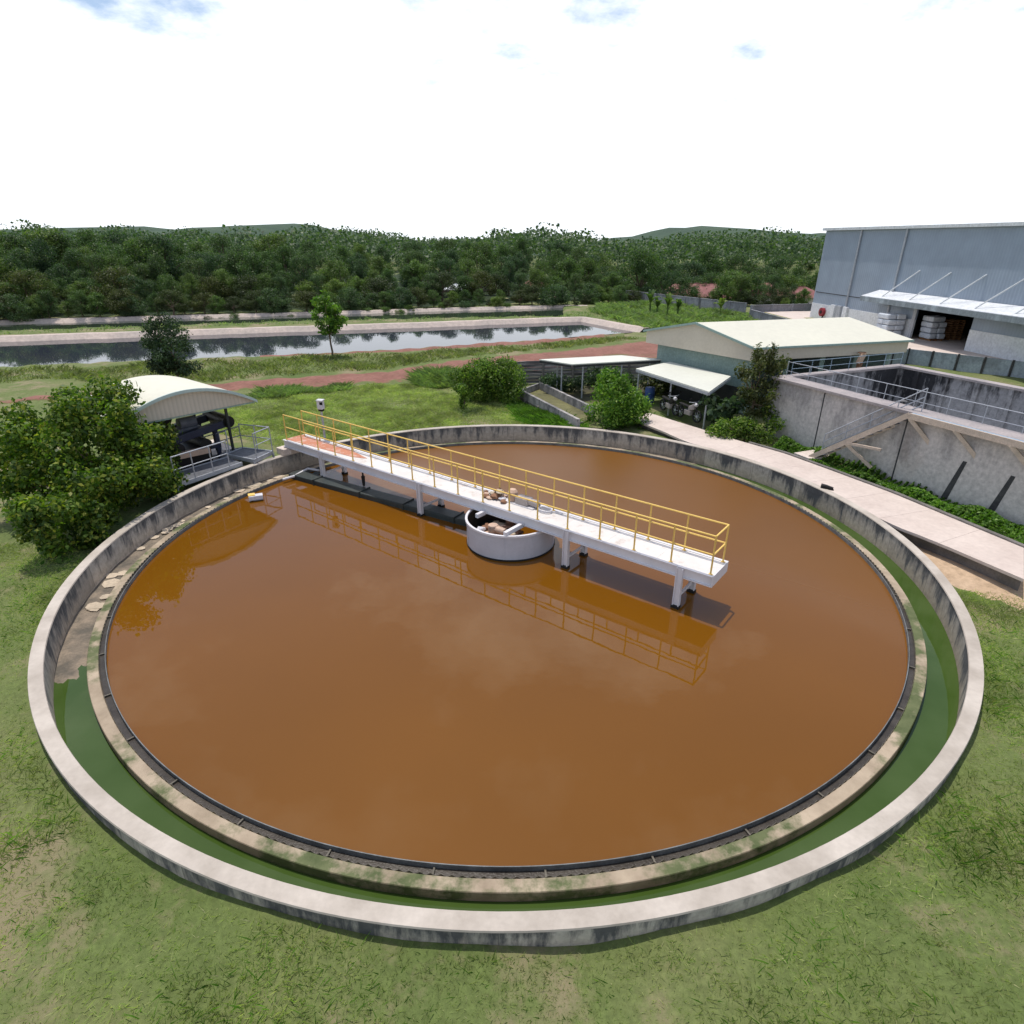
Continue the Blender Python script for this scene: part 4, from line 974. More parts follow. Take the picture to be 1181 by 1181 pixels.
# motorcycles under the canopy
def motorbike(name, label, p, ang, body_mat, grp):
    X = Vector((math.cos(ang), math.sin(ang), 0)); Y = Vector((-X.y, X.x, 0)); p = Vector(p)
    t = thing(name, label, 'motorcycle', p, grp)
    def L(x, y, z): return p + X*x + Y*y + Vector((0, 0, z))
    for x in (-.60, .62):
        mb = MB(); pts = [L(x+.28*math.cos(a), 0, .31+.28*math.sin(a)) for a in np.linspace(0, 2*math.pi, 21)]; mb.path(pts, .05, 8); w = part('wheel', mb, 'black', t, smooth=True)
        mb = MB(); mb.tube(L(x, -.05, .31), L(x, .05, .31), .07, 10)
        for a in np.linspace(0, math.pi, 5)[:-1]: mb.tube(L(x+.25*math.cos(a), 0, .31+.25*math.sin(a)), L(x-.25*math.cos(a), 0, .31-.25*math.sin(a)), .012, 5)
        part('hub', mb, 'galv', w)
    mb = MB(); mb.path([L(.62, 0, .31), L(.42, 0, .95)], .035); mb.path([L(.42, 0, .85), L(.05, 0, .50), L(-.60, 0, .33)], .045); mb.path([L(-.60, 0, .33), L(-.5, 0, .72), L(.05, 0, .62)], .035); part('frame', mb, 'black', t, smooth=True)
    mb = MB(); mb.box(L(.0, 0, .40), (.42, .24, .26), X); mb.tube(L(-.05, .15, .28), L(-.75, .17, .34), .05, 8); part('engine', mb, 'motor_grey', t, smooth=True, bevel=.03)
    mb = MB(); mb.hexa([L(-.62, -.11, .70), L(.08, -.12, .66), L(.08, .12, .66), L(-.62, .11, .70)], [L(-.66, -.09, .80), L(.06, -.10, .75), L(.06, .10, .75), L(-.66, .09, .80)]); part('saddle', mb, 'black', t, bevel=.03)
    mb = MB(); mb.hexa([L(.05, -.13, .5), L(.42, -.10, .62), L(.42, .10, .62), L(.05, .13, .5)], [L(.05, -.12, .74), L(.44, -.10, .95), L(.44, .10, .95), L(.05, .12, .74)]); part('fairing', mb, body_mat, t, bevel=.04)
    mb = MB(); mb.path([L(.30, -.34, 1.02), L(.42, -.15, 1.0), L(.42, .15, 1.0), L(.30, .34, 1.02)], .02); part('handlebar', mb, 'galv', t, smooth=True)
    mb = MB(); mb.tube(L(.42, 0, .88), L(.55, 0, .86), .10, 12, .085); part('headlight', mb, 'box_white', t, smooth=True)
    for y in (-.3, .3):
        mb = MB(); mb.tube(L(.38, y, 1.02), L(.40, y*1.1, 1.17), .008, 5); mb.box(L(.40, y*1.1, 1.2), (.02, .12, .07), X); part('mirror', mb, 'black', t)
    return t
motorbike('motorcycle', 'black motorcycle parked in the shade under the lean-to canopy, nearest the leafy tree', at(771, 476, .5), R_(-70), 'black', None)
motorbike('motorcycle', 'grey scooter parked between the two posts of the lean-to canopy', at(793, 484, .5), R_(-60), 'motor_grey', None)
q = at(745, 470, GZ)
bc = thing('blue_barrel', 'blue plastic barrel behind the leafy tree under the canopy edge', 'barrel', q+Vector((.4, 1.2, 0)))
mb = MB(); mb.lathe([(0, 0), (.27, 0), (.29, .06), (.29, .28), (.30, .30), (.29, .32), (.29, .58), (.30, .60), (.29, .62), (.29, .84), (.26, .9), (0, .9)], 20, c=q+Vector((.4, 1.2, 0))); part('barrel_body', mb, mottled('barrel_blue', (.03, .07, .22), (.05, .1, .28), 3, .5), bc, smooth=True)
mb = MB(); mb.tube(q+Vector((.5, 1.1, .9)), q+Vector((.5, 1.1, .94)), .05, 10); part('cap', mb, 'black', bc)

# ------------------------------------------------------------------ rectangular concrete tank
RT0 = Vector((12.15, 29.3, 0)); rw = Vector((.395, -.919, 0)).normalized(); RL = 15.0
bk = at(1038, 420, 3.15); bk2 = at(1097, 427, 3.15)
rn = (bk.xy.to_3d() - RT0).normalized(); RD = (bk.xy.to_3d() - RT0).length
ZT = 3.15; TH = .30
rt = thing('rectangular_tank', 'raised rectangular concrete basin with grey outer wall and dark stained inside, near the stair', 'tank', RT0 + Vector((0, 0, GZ)))
def RT(a, b, z): q = RT0 + rw*a + rn*b; return Vector((q.x, q.y, z))
def rwall(a0, b0, a1, b1, z0, z1): 
    m_ = MB(); m_.hexa([RT(a0, b0, z0), RT(a1, b0, z0), RT(a1, b1, z0), RT(a0, b1, z0)], [RT(a0, b0, z1), RT(a1, b0, z1), RT(a1, b1, z1), RT(a0, b1, z1)]); return m_
part('front_wall', rwall(0, 0, RL, TH, 0, ZT-.12), 'conc', rt)
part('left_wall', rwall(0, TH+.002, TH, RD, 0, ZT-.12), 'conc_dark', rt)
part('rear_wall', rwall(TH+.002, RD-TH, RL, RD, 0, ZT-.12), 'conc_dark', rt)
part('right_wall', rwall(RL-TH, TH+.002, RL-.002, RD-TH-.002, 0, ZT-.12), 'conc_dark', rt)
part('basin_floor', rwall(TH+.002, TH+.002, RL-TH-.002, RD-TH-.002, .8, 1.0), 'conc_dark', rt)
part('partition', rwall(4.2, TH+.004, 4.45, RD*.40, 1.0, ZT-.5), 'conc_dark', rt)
part('front_coping', rwall(-.12, -.16, RL, .72, ZT-.118, ZT), 'coping_grey', rt, bevel=.01)
part('left_coping', rwall(-.12, .724, .34, RD+.1, ZT-.118, ZT-.003), 'coping_grey', rt, bevel=.01)
part('rear_coping', rwall(.345, RD-.40, RL, RD+.1, ZT-.118, ZT-.006), 'coping_grey', rt, bevel=.01)
for a0, a1_ in ((2.95, 3.01), (6.9, 6.96)):
    part('expansion_joint', rwall(a0, -.006, a1_, .02, .3, ZT-.12), 'joint', rt)
for a0 in (9.3, 10.9): 
    mb = MB(); mb.hexa([RT(a0-.35, -.008, .35), RT(a0-.12, -.008, .35), RT(a0-.12, .02, .35), RT(a0-.35, .02, .35)], [RT(a0+.02, -.008, 1.9), RT(a0+.16, -.008, 1.9), RT(a0+.16, .02, 1.9), RT(a0+.02, .02, 1.9)])
    part('leak_stain', mb, 'joint', rt)
for k in range(9):
    part('rear_buttress', rwall(1.2+k*1.5, RD-TH-.12, 1.42+k*1.5, RD-TH-.003, 1.0, ZT-.125), 'conc_dark', rt)
fr_ = [RT(.1, .60, ZT), RT(8.6, .60, ZT), RT(RL, .60, ZT)]
railing(rt, fr_, [RT(.1+1.3*k, .60, ZT) for k in range(12)], .66, 'galv', .015, (.24,))
railing(rt, [RT(.1, .9, ZT), RT(.1, RD-.1, ZT)], [RT(.1, .9+(RD-1)*k/6, ZT) for k in range(7)], .62, 'blue_plate', .014, (.3,))
vp = at(985, 447, 1.6)
gv_ = thing('gate_valve', 'rusty valve spindle standing in the dark basin', 'valve', (vp.x, vp.y, 1.0))
mb = MB(); mb.bar((vp.x, vp.y, 1.0), (vp.x, vp.y, 3.0), .26, .26); part('pillar', mb, 'rust', gv_); mb = MB(); mb.bar((vp.x-.1, vp.y-.05, 2.9), (vp.x+.1, vp.y+.02, 3.45), .18, .3); part('valve_head', mb, 'motor_tan', gv_, bevel=.02)
mb = MB(); mb.lathe([(.20, 3.48), (.24, 3.5), (.20, 3.52)], 16, c=(vp.x, vp.y, 0)); part('handwheel', mb, 'rust', gv_)

# stair on the outside of the rectangular tank
sr = thing('steel_stair', 'tan steel stair with thin handrails climbing the grey basin wall', 'stair', at(945, 525, .5))
def RTo(a, out, z): q = RT0 + rw*a + Vector((rw.y, -rw.x, 0))*out*(1 if Vector((rw.y, -rw.x, 0)).dot(rn) < 0 else -1); return Vector((q.x, q.y, z))
top_o, bot_o = at(1049, 478.5, 3.08), at(934, 527.5, .55)
wo = Vector((rw.y, -rw.x, 0)); wo = wo if wo.dot(rn) < 0 else -wo
top_i = top_o - wo*.62; bot_i = bot_o - wo*.62
for nm_, a_, b_ in (('outer', bot_o, top_o), ('inner', bot_i, top_i)):
    mb = MB(); mb.bar(a_, b_, .07, .20); part('stair_string', mb, 'tan_beam', sr)
    mb = MB(); hv_ = Vector((0, 0, 1.0))
    if nm_ == 'inner':
        for h_ in (.95, .63, .32): mb.tube(a_+Vector((0, 0, h_)), b_+Vector((0, 0, h_)), .022, 8)
        rl = part('handrail', mb, 'galv', sr, smooth=True)
        for k in range(5):
            pm = MB(); q = a_.lerp(b_, k/4); pm.tube(q, q+Vector((0, 0, .95)), .02, 8); part('post', pm, 'galv', rl, smooth=True)
for k in range(12):
    mb = MB(); q = bot_o.lerp(top_o, (k+.5)/12); mb.box(q-wo*.31+Vector((0, 0, .02)), (.24, .54, .03), rw); part('tread', mb, 'grating', sr)
lnd = [top_o, top_o + rw*5.5, top_o + rw*5.5 - wo*.60, top_o - wo*.60]
mb = MB(); mb.slab([p+Vector((0, 0, .06)) for p in lnd], .05); part('landing_plate', mb, 'blue_plate', sr)
mb = MB(); mb.bar(top_o-Vector((0, 0, .04)), top_o+rw*5.5-Vector((0, 0, .04)), .08, .22); part('landing_beam', mb, 'tan_beam', sr)
for k, a0 in enumerate((0.05, 1.75, 3.6)):
    mb = MB(); q = top_o+rw*a0-Vector((0, 0, .12)); mb.bar(q, q - wo*.60 + rw*1.0 - Vector((0, 0, 1.15)), .12, .14); part('bracket', mb, 'tan_beam', sr)
q = bot_o.lerp(top_o, .40); mb = MB(); mb.bar(q-Vector((0, 0, .08)), q - wo*.60 + rw*.9 - Vector((0, 0, .9)), .10, .12); part('bracket', mb, 'tan_beam', sr)
mb = MB(); mb.bar(q-Vector((0, 0, .05)), q - wo*.2 + rw*1.4 + Vector((0, 0, .05)), .08, .10); part('tie_bar', mb, 'tan_beam', sr)
mb = MB(); mb.box(bot_o-wo*.35-rw*.2+Vector((0, 0, -.02)), (.9, 1.2, .12), rw); part('foot_slab', mb, 'conc_pale', sr)

# low panelled wall and the yard behind the basin
y0, y1, y2 = at(1010, 417.5, .9), at(1049, 412, .9), at(1125, 424, .9)
pwl = thing('panel_wall', 'low grey blue concrete panel wall between the basin and the pale yard', 'wall', at(1060, 420, GZ))
yz = 1.35
Y0, Y1, Y2 = at(1012, 407.5, yz), at(1049, 402.5, yz), at(1240, 424, yz)
M['panel'] = streaked('panel', (.33, .38, .42), (.15, .165, .18), (.30, .34, .38), 1.4, .2, .6, .4)
for a_, b_ in ((Y0, Y1), (Y1, Y2)):
    n_ = max(2, int((b_-a_).length/1.6))
    for k in range(n_):
        p, q = a_.lerp(b_, k/n_), a_.lerp(b_, (k+1)/n_-.01); part('panel', wall_between(p, q, .1, yz, .10), 'panel', pwl)
        mb = MB(); mb.bar((p.x, p.y, .1), (p.x, p.y, yz+.05), .14, .14); part('pier', mb, 'joint', pwl)
yard = [Y1, Y2, at(1240, 400, yz-.15), at(1120, 388, yz-.15), at(1049, 383, yz-.15), at(1000, 378, yz-.15), at(940, 367, yz-.15), at(936, 359, yz-.15), at(880, 359, yz-.15), at(905, 373, yz-.15)]
mb = MB(); mb.slab([Vector((p.x, p.y, yz-.15)) + Vector((.06, .06, 0)) for p in yard], .9); struct('concrete_yard', mb, 'conc_path')

# ------------------------------------------------------------------ warehouse
YZ = yz-.15
w0, w1 = at(934, 366, YZ), at(1030, 386.5, YZ)
wd_ = (w1-w0).normalized(); wnr = Vector((-wd_.y, wd_.x, 0)); wnr = wnr if wnr.x > 0 else -wnr      # points into the building
WH = 8.9; WL = 46.0
wh = thing('warehouse', 'large grey blue sheet clad warehouse with white plinth and loading canopy at the right edge', 'warehouse', w0)
def WHp(a, b, z): q = w0 + wd_*a + wnr*b; return Vector((q.x, q.y, z))
def wbox(a0, a1, b0, b1, z0, z1): m_ = MB(); m_.hexa([WHp(a0, b0, z0), WHp(a1, b0, z0), WHp(a1, b1, z0), WHp(a0, b1, z0)], [WHp(a0, b0, z1), WHp(a1, b0, z1), WHp(a1, b1, z1), WHp(a0, b1, z1)]); return m_
def along(px, py, z, b=0):           # distance along the facade of a picture point at height z
    best = None
    for a in np.linspace(0, WL, 900):
        q = WHp(a, b, z); v = Vector((q.x, q.y, q.z-CAM_H)); dep = v.dot(fw); x = v.dot(rv)/dep*F_PX+PX0
        if best is None or abs(x-px) < best[0]: best = (abs(x-px), a)
    return best[1]
o0, o1 = along(1053, 370, 2.5), along(1118, 370, 2.5)
if o1 <= o0 + 2: o1 = o0 + 8
PLZ = YZ + 1.6
part('cladding', wbox(0, o0, 0, .25, PLZ, YZ+WH), 'wh_clad', wh)
part('cladding', wbox(o0, o1, 0.001, .25, YZ+2.95, YZ+WH-.002), 'wh_clad', wh)
part('cladding', wbox(o1, WL, 0, .25, PLZ, YZ+WH), 'wh_clad', wh)
part('plinth', wbox(0, o0, -.05, .22, YZ-.4, PLZ-.003), 'ww', wh)
part('plinth', wbox(o1, WL, -.05, .22, YZ-.4, PLZ-.003), 'ww', wh)
part('gable_wall', wbox(-.0, .25, .252, 30, YZ-.4, YZ+WH), 'wh_clad', wh)
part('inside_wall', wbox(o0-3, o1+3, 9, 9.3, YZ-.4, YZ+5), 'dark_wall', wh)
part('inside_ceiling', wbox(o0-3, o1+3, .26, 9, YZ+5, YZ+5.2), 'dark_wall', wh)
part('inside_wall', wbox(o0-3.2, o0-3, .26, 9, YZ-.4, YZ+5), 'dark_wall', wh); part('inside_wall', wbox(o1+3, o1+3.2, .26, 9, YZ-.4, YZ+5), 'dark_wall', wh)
part('roof', wbox(-.3, WL+.3, -.3, 30, YZ+WH+.003, YZ+WH+.25), 'ww', wh)
for px in (979, 1028): 
    a = along(px, 340, 4); mb = MB(); mb.tube(WHp(a, -.12, YZ), WHp(a, -.12, YZ+WH), .09, 8); part('downpipe', mb, 'galv', wh, smooth=True)
part('sheet_lap', wbox(0.3, o0, -.02, -.002, YZ+2.72, YZ+2.79), 'joint', wh)
for px, m_ in ((961, 'ww'), (968, 'galv'), (975, 'ww')):
    a = along(px, 362, 1.8); part('cabinet', wbox(a-.35, a+.35, -.30, -.052, YZ+.1, YZ+1.75), m_, wh, bevel=.02)
CD = 1.8; c0, c1_ = along(993, 341, YZ+3.05, -CD), WL
can = [WHp(c0, -.05, YZ+3.7), WHp(c1_, -.05, YZ+3.7), WHp(c1_, -CD, YZ+3.2), WHp(c0, -CD, YZ+3.2)]
mb = MB(); mb.slab(can, .10); part('canopy', mb, 'ww', wh)
mb = MB(); mb.bar(can[3]-Vector((0, 0, .25)), can[2]-Vector((0, 0, .25)), .08, .42); mb.bar(can[0].lerp(can[3], .02)-Vector((0, 0, .25)), can[3]-Vector((0, 0, .25)), .08, .40); part('canopy_fascia', mb, 'panel', wh)
for k in range(6):
    a = c0 + 2.5 + k*3.6; mb = MB(); mb.tube(WHp(a, -CD*.8, YZ+3.3), WHp(a+2.2, -.05, YZ+5.6), .05, 8); part('canopy_stay', mb, 'ww', wh, smooth=True)
mb = MB(); mb.bar(WHp(o0, -.06, YZ), WHp(o0, -.06, YZ+2.95), .25, .25); mb.bar(WHp(o0, -.06, YZ+2.9), WHp(o1, -.06, YZ+2.9), .2, .2); part('door_frame', mb, 'galv', wh)
q = WHp(along(951, 361, 2.2), -.12, YZ+.85)
hr = thing('fire_hose_reel', 'round dark red hose reel on the white plinth of the warehouse', 'hose reel', q)
mb = MB(); mb.tube(q, q-wnr*.28, .44, 22); part('reel', mb, 'red', hr, smooth=True)
mb = MB(); mb.tube(q-wnr*.28, q-wnr*.33, .18, 14); mb.bar(q-Vector((0, 0, .44)), q-Vector((0, 0, .85)), .1, .1); part('hub', mb, 'black', hr)
mb = MB(); mb.slab([WHp(.5, -.06, YZ+.03), WHp(o0-2, -.06, YZ+.03), WHp(o0-2, -1.0, YZ+.03), WHp(.5, -1.0, YZ+.03)], .08); struct('verge', mb, 'verge_yellow')
# stacks of sacks on pallets, each sack layer stack on its own pallet
def sack_stack(label, px0, px1, py, rows, grp, off):
    q = at((px0+px1)/2, py, YZ); w = abs(at(px1, py, YZ).x - at(px0, py, YZ).x)
    t = thing('sack_stack', label, 'sack pallet', q, grp)
    X = wd_; Y = wnr; mb = MB()
    for s_ in (-.4, 0, .4): mb.box(q+Y*s_*w*.9+Vector((0, 0, .05)), (w*1.0, .1, .1), X)
    for s_ in (-.4, -.2, 0, .2, .4): mb.box(q+X*s_*w*.95+Vector((0, 0, .12)), (.14, w*1.0, .03), X)
    part('pallet', mb, 'wood', t)
    rng = np.random.default_rng(int(px0))
    for k in range(rows):
        for i in range(2):
            for j in range(2):
                mb = MB(); j_ = Vector((rng.normal(0, .04), rng.normal(0, .04), 0)) + X*off*k
                c_ = q + X*(i-.5)*w*.49 + Y*(j-.5)*w*.49 + Vector((0, 0, .15+.235+k*.46)) + j_
                mb.box(c_, (w*.48, w*.48, .43), X); part('sack', mb, 'sack', t, bevel=.10)
    return t
sack_stack('white sack stack against the warehouse plinth, left of the loading door', 1012, 1033, 388, 4, 'pallets of white sacks', 0)
sack_stack('leaning white sack stack standing in front of the dark loading door', 1064, 1082, 392, 4, 'pallets of white sacks', -.06)
q = at(1094, 391, YZ)
pst = thing('crate_stack', 'pile of brown wooden pallets at the right of the loading door', 'pallets', q)
for k in range(9):
    mb = MB(); z = k*.19
    for s_ in (-.55, 0, .55): mb.box(q+wnr*s_+Vector((0, 0, z+.06)), (1.3, .1, .1), wd_)
    for s_ in (-.55, -.28, 0, .28, .55): mb.box(q+wd_*s_+Vector((0, 0, z+.13)), (.13, 1.3, .03), wd_)
    part('pallet', mb, 'wood', pst)
q = at(1042, 384, YZ)
fk = thing('pallet_truck', 'dark pallet truck parked between the white sack stack and the loading door', 'pallet truck', q)
mb = MB(); mb.box(q+Vector((0, 0, .75)), (1.1, .9, 1.1), wd_); part('truck_body', mb, 'black', fk, bevel=.08)
for s_ in (-.3, .3):
    mb = MB(); mb.box(q+wnr*s_-wd_*1.0+Vector((0, 0, .18)), (1.3, .16, .1), wd_); part('fork', mb, 'black', fk)
for s_ in (-.4, .4):
    for r_ in (-.35, .35):
        mb = MB(); mb.tube(q+wnr*(s_-.06)+wd_*r_+Vector((0, 0, .2)), q+wnr*(s_+.06)+wd_*r_+Vector((0, 0, .2)), .2, 12)
        part('wheel', mb, 'dark_rubber', fk)
mb = MB(); mb.bar(q+wd_*.5+Vector((0, 0, 1.2)), q+wd_*.9+Vector((0, 0, 1.9)), .06, .06); mb.bar(q+wnr*.35+Vector((0, 0, 2.0))-wd_*.4, q-wnr*.35+Vector((0, 0, 2.0))-wd_*.4, .08, .08)
mb.bar(q+wnr*.4-wd_*.4+Vector((0, 0, 1.2)), q+wnr*.4-wd_*.4+Vector((0, 0, 2.0)), .07, .07); mb.bar(q-wnr*.4-wd_*.4+Vector((0, 0, 1.2)), q-wnr*.4-wd_*.4+Vector((0, 0, 2.0)), .07, .07); part('guard', mb, 'black', fk)

# ------------------------------------------------------------------ boundary walls and houses
def fence(label, pts, z1, n_per=2.4, mat='fence_wall'):
    t = thing('boundary_wall', label, 'wall', (pts[0].x, pts[0].y, GZ))
    for a_, b_ in zip(pts[:-1], pts[1:]):
        n_ = max(1, int((b_-a_).length/n_per))
        m_ = wall_between(a_, b_, 0, z1, .14); part('wall_panel', m_, mat, t)
        for k in range(n_+1): q = a_.lerp(b_, k/n_); mb = MB(); mb.bar((q.x, q.y, 0), (q.x, q.y, z1+.08), .26, .26); part('pier', mb, mat, t)
        mb = MB(); mb.bar(Vector((a_.x, a_.y, z1+.03)), Vector((b_.x, b_.y, z1+.03)), .20, .06); part('coping', mb, mat, t)
    return t
fence('long grey boundary wall running below the red roofed houses', [at(700, 343.5, GZ), at(757, 351, GZ), at(806, 357, GZ), at(858, 363.5, GZ)], 1.75)
fence('far grey wall closing the yard behind the warehouse corner', [at(866, 360, YZ), at(936, 358, YZ)], YZ+.75)
fw3 = fence('pale wall with mossy coping along the yard beside the cream roof', [at(866, 361, YZ), at(925, 377, YZ)], YZ+.35, 3)
mb = MB(); a_, b_ = at(868, 360.5, YZ), at(926, 376, YZ); d_ = (b_-a_).normalized(); n_ = Vector((-d_.y, d_.x, 0)); n_ = n_ if n_.x > 0 else -n_
mb.slab([a_+n_*.2+Vector((0, 0, .05)), b_+n_*.2+Vector((0, 0, .05)), b_+n_*1.6+Vector((0, 0, .05)), a_+n_*1.6+Vector((0, 0, .05))], .1); struct('verge', mb, 'verge_yellow')
def house(label, px, py, w, d, h, rise, ang, roofm, gz=-3.6):
    p = at(px, py, gz); X = Vector((math.cos(ang), math.sin(ang), 0)); Y = Vector((-X.y, X.x, 0))
    t = thing('house', label, 'house', p)
    def H(x, y, z): return p + X*x + Y*y + Vector((0, 0, z))
    mb = MB(); mb.hexa([H(-w/2, -d/2, -.3), H(w/2, -d/2, -.3), H(w/2, d/2, -.3), H(-w/2, d/2, -.3)], [H(-w/2, -d/2, h), H(w/2, -d/2, h), H(w/2, d/2, h), H(-w/2, d/2, h)]); wl = part('wall', mb, 'house_wall', t)
    o_ = .6; e = [H(-w/2-o_, -d/2-o_, h+.01), H(w/2+o_, -d/2-o_, h+.01), H(w/2+o_, d/2+o_, h+.01), H(-w/2-o_, d/2+o_, h+.01)]; r1, r2 = H(-w/2+d*.38, 0, h+rise), H(w/2-d*.38, 0, h+rise)
    mb = MB(); mb.add(e+[r1, r2], [(0, 1, 5, 4), (1, 2, 5), (2, 3, 4, 5), (3, 0, 4), (3, 2, 1, 0)]); rf = part('roof', mb, roofm, t)
    mb = MB(); mb.bar(r1, r2, .25, .18); part('ridge', mb, roofm, rf)
    for x in (-w*.3, 0, w*.3):
        mb = MB(); mb.box(H(x, -d/2-.02, h*.55), (w*.14, .08, h*.4), X); wi = part('window', mb, 'lens', t)
        mb = MB(); mb.box(H(x, -d/2-.05, h*.55-h*.22), (w*.17, .12, .08), X); part('sill', mb, 'house_wall', wi)
    return t
house('house with broad red tiled hip roof, left of the olive crowned tree', 809, 363, 9, 7, 3.4, 2.1, R_(-20), 'tile_red')
house('small red roofed house standing left of the broad red roof', 786, 361, 8, 6, 3.6, 1.7, R_(-15), 'tile_red')
house('house with pale grey roof among the trees above the red roofs', 797, 347, 10, 8, 3.8, 1.6, R_(8), 'tile_grey')
house('red roofed house behind the tree left of the warehouse', 873, 362, 8, 7, 3.6, 2.0, R_(-30), 'tile_red')
house('dull red roofed house close to the warehouse corner', 916, 364, 7, 6, 3.4, 1.7, R_(10), 'tile_red')
house('small pale roofed hut in the woodland above the middle of the pond', 531, 345, 4, 3, 1.5, .8, R_(5), 'ww', GZ)
house('little reddish hut in the woodland above the pond end', 616, 341, 4, 3, 1.6, .9, R_(-5), 'tile_red', GZ)

# ------------------------------------------------------------------ individual trees and bushes
rng = np.random.default_rng(11)
# large bush on the left, right behind the tank wall
bl = at(96, 628, GZ) ; bb = Vector((-14.9, 20.3, GZ))
blobs = []
for i in range(90):
    a = rng.uniform(0, 2*math.pi); tz = rng.uniform(0, 1); prof = math.cos(tz*1.15)**.7
    rr = 2.5*prof*math.sqrt(rng.uniform(.15, 1)); blobs.append((rr*math.cos(a)*1.12, rr*math.sin(a)*1.2, .35 + 3.75*tz*.92, rng.uniform(.42, .72), rng.uniform(.38, .6)))
for i in range(40):
    a = rng.uniform(0, 2*math.pi); rr = 1.7*math.sqrt(rng.uniform(0, 1)); zz = rng.uniform(.3, 2.2)*(1-.18*rr)
    q = Vector((1.6 + rr*math.cos(a)*.6, -3.3 + rr*math.sin(a)*1.25, zz))
    if math.hypot(bb.x+q.x-TC.x, bb.y+q.y-TC.y) > 12.75: blobs.append((q.x, q.y, q.z, rng.uniform(.35, .55), rng.uniform(.35, .5)))
make_tree('large_bush', 'large glossy bush with yellowish leaf tips rising behind the tank wall on the left', 'bush', bb, blobs, 36000, .155, 'lf_bush', .10, seed=3, fork=.2, shell=.45, aspect=.6)
# dark tree by the left end of the field
make_tree('bushy_tree', 'dark bluish green dense tree behind the vaulted roof on the left', 'tree', at(208, 448, GZ), rand_blobs(rng, 3.4, 4.6, .3, 42, .38, .62), 9000, .15, 'lf_dark', .10, seed=4)
# slim tree by the pond
make_tree('slender_tree', 'slender bright green tree on a thin trunk at the near pond bank', 'tree', at(383, 411, GZ), rand_blobs(rng, 2.7, 5.0, 1.5, 26, .34, .58), 2600, .24, 'lf_lime', .09, seed=6, fork=.35, shell=.35)
# bush group in the middle
make_tree('field_bush', 'wide leafy bush at the field edge beside the concrete channel', 'bush', at(568, 462, GZ), [(x*1.0, y, z, r, r*.85) for x, y, z, r in [(rng.uniform(-1.5, 1.5), rng.uniform(-1.0, 1.0), rng.uniform(.3, 2.2), rng.uniform(.42, .68)) for _ in range(52)]] , 19000, .14, 'lf_mid', .08, seed=8, fork=.25)
make_tree('young_tree', 'young tree with a leafy clad stem in front of the wide bush', 'tree', at(535, 473, GZ), [(rng.normal(0, .35), rng.normal(0, .3), z, r, r) for z, r in zip(rng.uniform(1.1, 2.2, 16), rng.uniform(.25, .45, 16))] + [(rng.normal(0, .06), rng.normal(0, .06), z, .2, .26) for z in np.linspace(.15, 1.1, 6)], 2400, .15, 'lf_mid', .05, seed=9, fork=.4)
make_tree('leafy_tree', 'round leafy tree with pale new shoots between the channel and the path', 'tree', at(710, 491, GZ), [(x, y, z, r, r*1.0) for x, y, z, r in [(rng.normal(0, .58), rng.normal(0, .5), rng.uniform(.4, 2.0), rng.uniform(.40, .6)) for _ in range(40)]] + [(rng.normal(0, .4), rng.normal(0, .3), rng.uniform(2.0, 2.7), .3, .4) for _ in range(8)], 13000, .15, 'lf_lime', .08, seed=10, fork=.3, aspect=.5)
# tall thin tree at the corner of the rectangular tank
tb = at(864, 497, GZ+.1)
make_tree('corner_tree', 'tall thin dark tree at the left corner of the grey basin', 'tree', tb, [(rng.normal(0, .55), rng.normal(0, .4), z, r, r*1.1) for z, r in zip(rng.uniform(.8, 3.6, 30), rng.uniform(.25, .48, 30))] + [(-.2, 0, 3.8, .25, .4), (.5, 0, 3.9, .28, .4), (.35, .1, 3.5, .35, .4)], 4200, .16, 'lf_olive', .07, seed=12, fork=.35, shell=.3)
make_tree('broadleaf_shrub', 'shrub with large pale green leaves beside the canopy corner post', 'shrub', at(828, 494, GZ+.1), [(rng.normal(0, .45), rng.normal(0, .4), rng.uniform(.5, 1.5), .4, .3) for _ in range(14)], 700, .34, 'lf_dark', .05, seed=13)
make_tree('yellow_shrub', 'yellowish green shrub against the left foot of the grey basin wall', 'shrub', at(900, 497, GZ+.1), [(rng.normal(0, .5), rng.normal(0, .5), rng.uniform(.3, 1.5), .42, .4) for _ in range(20)], 3000, .15, 'lf_bush', .05, seed=14)
make_tree('low_shrub', 'low dark shrub below the thin corner tree beside the path', 'shrub', at(858, 507, GZ+.1), [(rng.normal(0, .8), rng.normal(0, .35), rng.uniform(.2, .8), .4, .35) for _ in range(20)], 3200, .14, 'lf_mid', .05, seed=15)
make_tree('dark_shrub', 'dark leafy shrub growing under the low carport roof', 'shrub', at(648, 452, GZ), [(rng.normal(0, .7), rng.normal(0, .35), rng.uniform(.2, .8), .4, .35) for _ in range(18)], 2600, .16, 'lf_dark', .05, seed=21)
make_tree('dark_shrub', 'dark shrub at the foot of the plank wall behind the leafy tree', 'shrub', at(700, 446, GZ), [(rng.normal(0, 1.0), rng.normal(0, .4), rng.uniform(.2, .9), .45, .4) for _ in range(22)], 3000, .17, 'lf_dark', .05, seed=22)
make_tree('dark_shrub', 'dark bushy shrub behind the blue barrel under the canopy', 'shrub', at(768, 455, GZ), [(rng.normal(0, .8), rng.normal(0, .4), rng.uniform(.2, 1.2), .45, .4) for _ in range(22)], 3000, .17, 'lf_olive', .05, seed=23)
drape('carport_shade_sheet', [xy(610, 445, GZ), xy(690, 441, GZ), xy(770, 436, GZ)], [xy(640, 462, GZ), xy(690, 468, GZ), xy(745, 470, GZ)], 'shade_earth', .03, 30, 6, .1, 9)  # dark ground sheet, the shade under the carport painted into its colour
